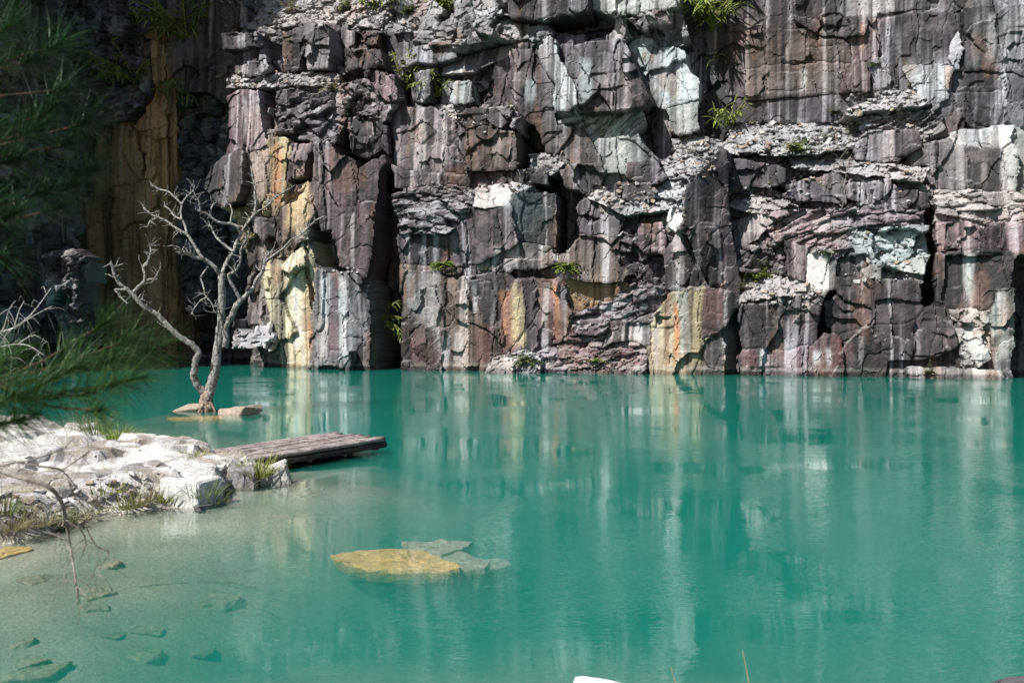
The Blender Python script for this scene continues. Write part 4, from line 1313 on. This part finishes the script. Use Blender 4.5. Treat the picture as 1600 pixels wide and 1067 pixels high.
def grass_tuft(name, label, loc, n, length, width, mat, seed, spread=1.0, droop=0.9, out=Vector((0, 0, 0)), cat='grass', group=None, foot=0.12):
    rnd = random.Random(seed)
    mb = MB()
    for i in range(n):
        a = rnd.uniform(0, 2 * math.pi); r = foot * math.sqrt(rnd.random())
        d = Vector((math.cos(a) * spread * rnd.random(), math.sin(a) * spread * rnd.random(), 1.0)) + out * rnd.uniform(.3, 1.2)
        blade(mb, Vector(loc) + Vector((math.cos(a) * r, math.sin(a) * r, -0.03)), d, length * rnd.uniform(.45, 1.1), width * rnd.uniform(.7, 1.2), droop * rnd.uniform(.3, 1.3), rnd, 4, 0)
    o = mb.build(name, M[mat])
    return tag(o, label, cat, group)

def bamboo(label, px, py, size_px, seed, n=7, mat='bamboo_leaf', out=0.6, up=1.0, hang=0.6, leafk=1.0):
    """a small clump of bamboo rooted in the rock: stems with lance leaves"""
    loc, nor = hit(px, py)
    if loc is None: return
    S = 1.2 * size_px * loc.y / F_PX
    nor = Vector((nor.x, nor.y, 0)).normalized() if Vector((nor.x, nor.y, 0)).length > .1 else Vector((0, -1, 0))
    rnd = random.Random(seed)
    root = empty('bamboo_plant', loc)
    tag(root, label, 'plant')
    st, lf = MB(), MB()
    for i in range(n):
        d = (nor * out * rnd.uniform(.3, 1.3) + Vector((rnd.uniform(-1, 1), 0, 0)) * 0.9 + Vector((0, 0, up * rnd.uniform(.5, 1.3)))).normalized()
        ln = S * rnd.uniform(.5, 1.0)
        pts = [loc - nor * 0.05 + Vector((rnd.uniform(-.12, .12) * S, 0, 0))]
        N = 6
        for k in range(N):
            d = (d + Vector((0, 0, -hang / N)) + Vector((rnd.uniform(-.1, .1), rnd.uniform(-.1, .1), 0))).normalized()
            pts.append(pts[-1] + d * ln / N)
            if k > 0:
                for q in range(rnd.randint(2, 4)):
                    ld = (d * .6 + Vector((rnd.uniform(-1, 1), rnd.uniform(-1, .6), rnd.uniform(-.6, .3)))).normalized()
                    blade(lf, pts[-1], ld, S * rnd.uniform(.22, .40) * leafk, S * 0.040 * leafk, 0.9, rnd, 3)
        st.tube(pts, [0.012 * S + .004] * len(pts), sides=4, res=1)
    st.build('stem', M['grass'], root); lf.build('leaves', M[mat], root)
    return root

def fern(label, px, py, size_px, seed, n=26, mat='fern_leaf', spread=1.0, droop=1.0, cat='plant', name='fern_plant', wk=0.06):
    loc, nor = hit(px, py)
    if loc is None: return
    S = size_px * loc.y / F_PX
    nor = Vector((nor.x, nor.y, 0)).normalized() if Vector((nor.x, nor.y, 0)).length > .1 else Vector((0, -1, 0))
    rnd = random.Random(seed)
    mb = MB()
    for i in range(n):
        d = Vector((rnd.uniform(-1, 1) * spread, 0, rnd.uniform(.1, 1.1))) + nor * rnd.uniform(.2, 1.2)
        ln = S * rnd.uniform(.35, .75)
        p = loc + Vector((rnd.uniform(-.15, .15) * S, 0, rnd.uniform(-.05, .1) * S)) - nor * 0.03
        d.normalize()
        # a frond: rachis with small pinnae
        N = 6
        for k in range(N):
            d = (d + Vector((0, 0, -droop / N))).normalized()
            q = p + d * ln / N
            s = d.cross(Vector((0, 0, 1)))
            s = s.normalized() if s.length > 1e-3 else Vector((1, 0, 0))
            for sg in (-1, 1):
                blade(mb, p, s * sg + d * .5 + Vector((0, 0, .1)), S * .20 * (1 - k / (N + 1)), S * wk, .4, rnd, 2)
            blade(mb, p, d, ln / N * 1.1, S * wk * .4, 0, rnd, 1, 0)
            p = q
    o = mb.build(name, M[mat])
    return tag(o, label, cat)

bamboo('bright bamboo clump high on the left above the shaded recess', 290, 62, 74, 1, n=12, up=1.2)
bamboo('bamboo sprig hanging from the deep vertical cleft near the water', 596, 500, 40, 2, n=6, up=.3, hang=1.4)
bamboo('bamboo in the gap left of the streaked upper block', 632, 140, 52, 3, n=9, up=1.1)
bamboo('yellow green bamboo right of the cleft near the upper middle', 690, 152, 44, 4, n=8)
bamboo('tall grassy bamboo at the top by the dark upper recess', 1118, 48, 74, 5, n=14, up=1.3)
bamboo('bamboo at the left end of the right hand rubble ledge', 1140, 200, 46, 6, n=9)
bamboo('bamboo at the top edge above the middle of the wall', 592, 12, 46, 7, n=9)
bamboo('bamboo tuft at the top edge right of the rubble slope', 704, 14, 42, 8, n=8)
bamboo('dim bamboo with drooping fronds in the shaded recess', 205, 130, 66, 9, n=10, up=.8)
bamboo('thin bamboo spray reaching out before the ochre slabs', 236, 140, 60, 10, n=4, up=.3, hang=.6)
fern('pair of yellow ferns on the crack above the stained panels', 692, 414, 40, 11, n=22, spread=1.8)
fern('fern beside the dark slot above the stained panels', 884, 420, 44, 12, n=30)
fern('bright round fern on the right hand rubble ledge', 1248, 238, 46, 13, n=40, droop=.5)
fern('bright fern low on the right of the buttress', 1184, 436, 46, 14, n=40, droop=.5)
fern('olive shrub at the waterline below the stained panel', 822, 566, 46, 15, n=40, mat='bush_leaf', name='low_shrub')
fern('small yellow fern at the waterline below the layered rock', 930, 566, 30, 16, n=20)
fern('dry tuft at the waterline on the right', 1452, 584, 34, 17, n=14, mat='dry_grass', droop=.3)
fern('pale small fern under the upper right wall', 1306, 178, 34, 18, n=12, mat='bush_leaf', droop=.4)
fern('olive tuft in the broken rock of the left buttress', 520, 142, 36, 19, n=18, mat='dry_grass')
fern('grey green bush at the head of the deep cleft', 612, 296, 30, 20, n=30, mat='bush_leaf', droop=.3)
fern('small dark plant in the joint of the upper right wall', 1368, 102, 26, 21, n=18, mat='bush_leaf')
fern('small grass tuft beside the pale rubble top right', 1424, 138, 24, 22, n=14, mat='dry_grass', droop=.2)
fern('small fern on the crack right of the yellow ferns', 758, 420, 20, 23, n=14, mat='bush_leaf')
fern('olive plant on the rubble at the top edge of the wall', 640, 20, 34, 24, n=24, mat='bush_leaf')
fern('dry grass on the lower right rubble step', 1160, 455, 40, 25, n=18, mat='dry_grass', droop=.3, wk=.03)

fern('dry straw tuft at the foot of the dark buttress edge', 1152, 300, 34, 31, n=16, mat='dry_grass', droop=.2, wk=.025)
fern('dry stems on the rubble fan left of the buttress', 1076, 240, 36, 32, n=14, mat='dry_grass', droop=.1, wk=.02)
fern('olive weeds on the middle of the long rubble ledge', 1290, 218, 30, 33, n=18, mat='bush_leaf', droop=.5)
fern('dry weeds at the right end of the long rubble ledge', 1332, 206, 36, 34, n=16, mat='dry_grass', droop=.2, wk=.025)
fern('dry scrub on the top rubble of the left buttress', 452, 18, 40, 35, n=26, mat='dry_grass', droop=.3, wk=.03)
fern('dark scrub at the top edge left of the bamboo', 540, 16, 38, 36, n=26, mat='bush_leaf', droop=.4)
fern('straw tuft at the foot of the upper streaked block', 800, 170, 26, 37, n=14, mat='dry_grass', droop=.2, wk=.025)
fern('weeds on the rubble step beside the white stone', 1292, 398, 28, 38, n=16, mat='bush_leaf', droop=.5)
fern('dry twiggy weed on the ledge above the dark slot', 850, 262, 34, 39, n=18, mat='dry_grass', droop=.2, wk=.02)
fern('trailing weed under the tall grassy bamboo', 1126, 90, 52, 40, n=16, mat='bush_leaf', droop=1.6, wk=.03)
# dry vines on the right hand terraces
for k, (lab_, pts) in enumerate((('thin dry vine trailing down the right hand terraces', [(1322, 205), (1330, 235), (1322, 262), (1318, 300), (1314, 330)]),
                                 ('thin dry vine slanting below the rubble ledge', [(1330, 225), (1310, 250), (1290, 285), (1275, 315)]),
                                 ('bare twig in the rubble right of the bright fern', [(1262, 250), (1300, 236), (1345, 232), (1368, 226)]))):
    P = []
    for px, py in pts:
        l, nn = hit(px, py)
        if l: P.append(l + Vector((0, -0.12, 0)))
    if len(P) > 2:
        mb = MB(); mb.tube(P, [.010] * len(P), sides=5, seed=k, res=4)
        rr = random.Random(k)
        for q in range(10):
            s = rr.choice(P); e = s + Vector((rr.uniform(-.5, .5), rr.uniform(-.2, 0), rr.uniform(-.4, .4)))
            mb.tube([s, s.lerp(e, .5) + Vector((0, 0, .06)), e], [.007, .006, .004], sides=4, res=2)
        tag(mb.build('dry_vine', M['twig']), lab_, 'vine')

# ---- loose rubble on the ledges
def rubble(label, areas, n, seed, smin=.07, smax=.3, mats=('pale_stone', 'grey_stone', 'brown_stone', 'grey_stone')):
    rnd = random.Random(seed)
    shapes = []
    for k in range(6):
        bm = bmesh.new()
        for i in range(10):
            v = Vector((rnd.gauss(0, 1), rnd.gauss(0, 1), rnd.gauss(0, 1))).normalized() * rnd.uniform(.7, 1)
            bm.verts.new((v.x, v.y * .8, v.z * .6))
        r = bmesh.ops.convex_hull(bm, input=bm.verts)
        bmesh.ops.delete(bm, geom=list({g for g in r['geom_interior'] + r['geom_unused'] if isinstance(g, bmesh.types.BMVert)}), context='VERTS')
        bm.verts.index_update()
        shapes.append(([v.co.copy() for v in bm.verts], [tuple(v.index for v in f.verts) for f in bm.faces])); bm.free()
    bk = [MB() for _ in mats]
    for i in range(n):
        x0, x1, y0, y1, sl = rnd.choice(areas)
        px = rnd.uniform(x0, x1); py = rnd.uniform(y0, y1) + (px - x0) * sl
        l, nn = hit(px, py)
        if l is None: continue
        s = smin + (smax - smin) * rnd.random() ** 2.6
        rot = Matrix.Rotation(rnd.uniform(0, 6.28), 3, 'Z') @ Matrix.Rotation(rnd.uniform(-.5, .5), 3, 'X')
        V, F = rnd.choice(shapes)
        bk[rnd.randrange(len(mats))].add([l + nn * s * .15 + rot @ (v * s * .5) for v in V], F)
    root = None
    V, F, mi = [], [], []
    for k, b in enumerate(bk):
        o = len(V); V += b.V; F += [tuple(i + o for i in f) for f in b.F]; mi += [k] * len(b.F)
    if not V: return
    me = bpy.data.meshes.new('rubble'); me.from_pydata(V, [], F)
    for m_ in mats: me.materials.append(M[m_])
    me.polygons.foreach_set('material_index', mi); me.update()
    o = link_mesh('rubble', me, None)
    return tag(o, label, None, None, 'stuff')
rubble('pale rubble on the long right hand ledge', [(1135, 1340, 190, 242, 0)], 300, 1, .08, .5)
rubble('pale rubble below the white block at the upper right', [(1325, 1430, 142, 182, -.1), (1345, 1460, 176, 205, 0)], 190, 2, .08, .5)
rubble('pale rubble fan left of the dark buttress', [(1040, 1118, 205, 280, 0), (930, 1070, 285, 335, 0)], 300, 3, .08, .5)
rubble('rubble along the top of the left buttress', [(340, 640, 0, 50, 0), (340, 525, 112, 138, 0)], 300, 4, .08, .5)
rubble('rubble on the ledges of the middle wall', [(640, 810, 160, 200, .1), (820, 880, 238, 272, 0), (640, 830, 284, 294, 0)], 150, 5)
rubble('rubble on the right hand terraces', [(1145, 1455, 255, 330, 0), (1320, 1452, 350, 440, 0), (1155, 1286, 425, 470, .1)], 320, 6, .08, .45)
rubble('small white stones on the ledge of the pale lower buttress', [(500, 560, 418, 428, 0)], 26, 7, .08, .3, ('white_stone',))
rubble('rubble heap at the waterline below the stained panels', [(765, 850, 552, 578, 0), (890, 1005, 540, 580, 0)], 110, 8)
rubble('loose stones strewn along the edge of the bank', [(0, 130, 770, 830, 0), (130, 300, 745, 795, -.05), (300, 450, 735, 765, -.08)], 340, 9, .03, .24, ('pale_stone', 'grey_stone', 'brown_stone'))
rubble('pebbles scattered over the top of the bank', [(0, 300, 680, 770, 0), (300, 420, 715, 745, 0)], 180, 10, .012, .07, ('pale_stone', 'grey_stone', 'brown_stone'))

# ---- grass and small plants on the bank
def bank_pt(px, py):
    l, n = hit(px, py)
    return l
_deps = None
bpy.context.view_layer.update(); _deps = bpy.context.evaluated_depsgraph_get()
for k, (px, py, n, ln, w, mat, lab_, spr) in enumerate((
        (402, 742, 90, .42, .012, 'grass', 'bright yellow green grass clump beside the raft', 1.1),
        (212, 786, 80, .40, .010, 'dry_grass', 'dry olive weeds before the flat grey boulder', 1.2),
        (196, 790, 50, .30, .012, 'grass', 'green weeds left of the upright stone', 1.2),
        (250, 780, 30, .26, .014, 'grass', 'small yellow green weed against the white block', 1.0),
        (318, 772, 46, .34, .010, 'bush_leaf', 'dark sprig of grass right of the white block', 1.0),
        (334, 782, 40, .26, .010, 'bush_leaf', 'drooping dark grass at the water below the pale stone', 1.4),
        (368, 764, 46, .30, .008, 'dry_grass', 'reddish dry grass hanging over the dark broken block', 1.3),
        (302, 712, 40, .22, .010, 'grass', 'small grass tuft at the rear corner of the bank', 1.1),
        (184, 684, 70, .34, .016, 'fern_leaf', 'green leafy tuft at the rear of the bank', 1.2),
        (150, 676, 80, .50, .012, 'bush_leaf', 'pale green wispy weed behind the bank', 1.1),
        (128, 672, 50, .50, .010, 'dry_grass', 'dry wispy weed left of the green leafy tuft', 1.1),
        (165, 768, 30, .2, .010, 'grass', 'yellow weed below the dark round boulder', 1.2),
        (20, 822, 90, .30, .010, 'dry_grass', 'dry grass at the water edge on the far left', 1.2),
        (52, 818, 90, .28, .010, 'dry_grass', 'straw coloured grass second from the left at the water edge', 1.2),
        (82, 816, 80, .28, .010, 'bush_leaf', 'olive grass at the water edge under the hanging twig', 1.2),
        (112, 810, 70, .26, .010, 'dry_grass', 'dry grass right of the hanging twig at the water edge', 1.2),
        (142, 800, 50, .22, .009, 'dry_grass', 'sparse dry grass below the grey boulders', 1.3),
        (4, 800, 60, .3, .010, 'bush_leaf', 'dark weeds at the left edge of the bank', 1.2))):
    l, nn = hit(px, py)
    if l is None: continue
    grass_tuft('grass_tuft', lab_, l, int(n * 1.8), ln * 1.25, w * 1.25, mat, 100 + k, spread=spr, droop=1.0, foot=.2)
for k, (px, y0, lab_) in enumerate(((1052, 1042, 'short pale grass stem at the bottom edge'), (1164, 1016, 'tall pale grass stem at the bottom edge'))):
    tip = at_dist(px - 4, y0, 5.6)
    base = at_dist(px + 8, 1110, 5.55)
    mb = MB(); mb.tube([base, base.lerp(tip, .5) + Vector((.012, 0, 0)), tip], [.004, .0035, .0015], sides=5, res=4)
    # rooted on the near shore
    g = bed(base.x, base.y)
    mb.tube([Vector((base.x + .03, base.y, min(g, base.z - .05))), base], [.0045, .004], sides=5, res=2)
    tag(mb.build('tall_grass', M['dry_grass']), lab_, 'grass')

# ------------------------------------------------------------------ bare twigs on the left
def twig_thing(name, label, lines, dist, mat, cat='branch', r0=.012, seed=0, fine=10):
    root = empty(name, at_dist(*lines[0][0][0], dist))
    tag(root, label, cat)
    rr = random.Random(seed)
    for i, (pts, ra, rb) in enumerate(lines):
        P = [at_dist(px, py, dist + 0.12 * math.sin(i * 2.1 + k)) for k, (px, py) in enumerate(pts)]
        mb = MB()
        mb.tube(P, [.8 * (ra + (rb - ra) * k / (len(P) - 1)) for k in range(len(P))], sides=6, seed=i, res=4)
        for q in range(fine if len(P) > 2 else 3):
            j = rr.randrange(1, len(P)); s = P[j].lerp(P[j - 1], rr.random())
            d = Vector((rr.uniform(-1, 1), rr.uniform(-.6, .6), rr.uniform(-1, .7))).normalized()
            ln = rr.uniform(.04, .20)
            mid_ = s + d * ln * .5 + Vector((rr.uniform(-.02, .02), 0, rr.uniform(-.02, .02)))
            mb.tube([s, mid_, s + d * ln + Vector((0, 0, -.06))], [rb * .8, rb * .6, rb * .35], sides=4, res=2)
        mb.build('stem' if i == 0 else 'twig', M[mat], root)
    return root
twig_thing('bare_branch', 'dark bare branch reaching over the bank and hanging into the water', [
    ([(-160, 800), (-90, 735), (-40, 728), (0, 735), (30, 745), (72, 758), (95, 782), (103, 812), (108, 845), (114, 880), (118, 905), (122, 945)], .030, .004),
    ([(-40, 728), (0, 727), (25, 722), (50, 718), (95, 702), (116, 684)], .012, .003),
    ([(25, 722), (60, 728), (96, 735), (122, 765), (146, 802)], .008, .003),
    ([(96, 735), (130, 712), (145, 702), (176, 702)], .006, .003),
    ([(74, 760), (82, 749), (104, 748), (114, 772), (142, 800)], .008, .003),
    ([(103, 812), (128, 830), (134, 850), (126, 872)], .006, .0025),
    ([(134, 822), (150, 852), (170, 862), (160, 880), (152, 900)], .005, .0025),
    ([(112, 868), (102, 892), (98, 915)], .005, .002),
    ([(108, 845), (92, 838), (70, 830)], .005, .002),
], 6.0, 'twig', seed=3, fine=9)
twig_thing('bare_shrub', 'pale leafless shrub twigs against the dark recess at the left edge', [
    ([(-60, 640), (-30, 575), (-5, 525), (22, 512), (50, 490), (80, 450)], .016, .003),
    ([(-5, 525), (6, 512), (14, 485), (24, 470)], .008, .003),
    ([(22, 512), (30, 485), (38, 470)], .006, .002),
    ([(22, 514), (48, 496), (82, 478)], .006, .002),
    ([(-10, 545), (20, 538), (45, 540), (70, 556)], .008, .003),
    ([(14, 538), (18, 560), (15, 600)], .006, .003),
    ([(45, 540), (62, 556), (66, 576), (58, 590)], .005, .002),
    ([(0, 540), (12, 520), (38, 500)], .005, .002),
    ([(30, 536), (52, 524), (76, 536)], .005, .002),
], 9.0, 'pale_twig', cat='shrub', seed=5, fine=7)

# ------------------------------------------------------------------ the pine on the left, out of focus
def needles(mb, tip, d, n, ln, rnd, w=.0042):
    d = d.normalized()
    s1 = d.orthogonal().normalized(); s2 = d.cross(s1)
    for i in range(n):
        a = rnd.uniform(0, 6.283); th = rnd.uniform(.15, 1.25)
        q = d * math.cos(th) + (s1 * math.cos(a) + s2 * math.sin(a)) * math.sin(th)
        blade(mb, tip - d * rnd.uniform(0, .10), q, ln * rnd.uniform(.75, 1.1), w, rnd.uniform(.1, .5), rnd, 3, 0)
pine = empty('pine_tree', (-4.6, 3.6, 0.6))
tag(pine, 'dark green long needled pine reaching in from the left edge', 'tree')
TR = [Vector((-4.6, 3.6, bed(-4.6, 3.6) - .1)), Vector((-4.55, 3.65, 1.8)), Vector((-4.62, 3.7, 3.0)), Vector((-4.5, 3.7, 4.0)), Vector((-4.55, 3.75, 4.7))]
mb = MB(); mb.tube(TR, [.13, .115, .10, .07, .03], sides=10, res=5); mb.build('trunk', M['pine_bark'], pine)
prnd = random.Random(77)
# bough: start height on the trunk, then (px, py, distance) of its sprays
BOUGHS = [
    (3.3, [(20, 40, 4.6), (60, 95, 4.7), (95, 70, 4.8), (110, 140, 4.9), (-20, 80, 4.4)]),
    (3.0, [(60, 200, 4.7), (110, 225, 4.9), (30, 250, 4.6), (85, 170, 4.8), (140, 190, 5.0), (-10, 200, 4.5)]),
    (2.7, [(120, 290, 4.9), (70, 300, 4.7), (150, 265, 5.0), (30, 330, 4.6), (95, 325, 4.8), (-15, 320, 4.5), (20, 400, 4.6)]),
    (2.1, [(150, 612, 4.5), (180, 560, 4.7), (205, 530, 4.8), (222, 590, 4.7), (190, 600, 4.6), (130, 570, 4.6), (245, 545, 4.9), (160, 640, 4.4), (170, 500, 4.8)]),
    (1.9, [(20, 620, 4.3), (60, 610, 4.4), (-10, 590, 4.2), (85, 590, 4.5), (30, 655, 4.2), (10, 560, 4.4), (-20, 660, 4.2), (60, 650, 4.3)]),
]
for bi, (hz, sprays) in enumerate(BOUGHS):
    start = Vector((-4.58, 3.66, hz))
    stem = MB(); nd = MB()
    P = [at_dist(*s) for s in sprays]
    cen = sum(P, Vector()) / len(P)
    hub = start.lerp(cen, .55) + Vector((0, 0, -.08))
    stem.tube([start, start.lerp(hub, .5) + Vector((0, 0, -.06)), hub, hub.lerp(cen, .7)], [.024, .016, .011, .007], sides=7, res=4, seed=bi)
    for k, p in enumerate(P):
        s = hub.lerp(cen, prnd.uniform(0, .7))
        mid_ = s.lerp(p, .5) + Vector((0, 0, -.04))
        stem.tube([s, mid_, p], [.006, .005, .004], sides=5, res=3, seed=k)
        needles(nd, p, (p - mid_) + Vector((0, 0, .05)), 150, .24, prnd)
        needles(nd, mid_.lerp(p, .5), (p - mid_), 34, .22, prnd)
    b = stem.build('bough', M['pine_bark'], pine)
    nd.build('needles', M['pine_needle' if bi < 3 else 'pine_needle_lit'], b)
    b['label'] = 'pine bough with long needles'
# the rest of the crown, beside what the view takes in
stem = MB(); nd = MB()
for k in range(24):
    z = prnd.uniform(1.8, 4.4)
    a = prnd.uniform(1.6, 5.6); r = prnd.uniform(.4, 1.7)
    tip = Vector((-4.7 + math.cos(a) * r, 3.7 + math.sin(a) * r * .8, z))
    st_ = Vector((-4.56, 3.68, z - .25))
    stem.tube([st_, st_.lerp(tip, .6) + Vector((0, 0, -.05)), tip], [.016, .010, .005], sides=5, res=3, seed=k)
    needles(nd, tip, (tip - st_), 120, .24, prnd, .004)
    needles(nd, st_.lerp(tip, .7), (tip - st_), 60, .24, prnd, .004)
b = stem.build('crown', M['pine_bark'], pine); nd.build('needles', M['pine_needle'], b)
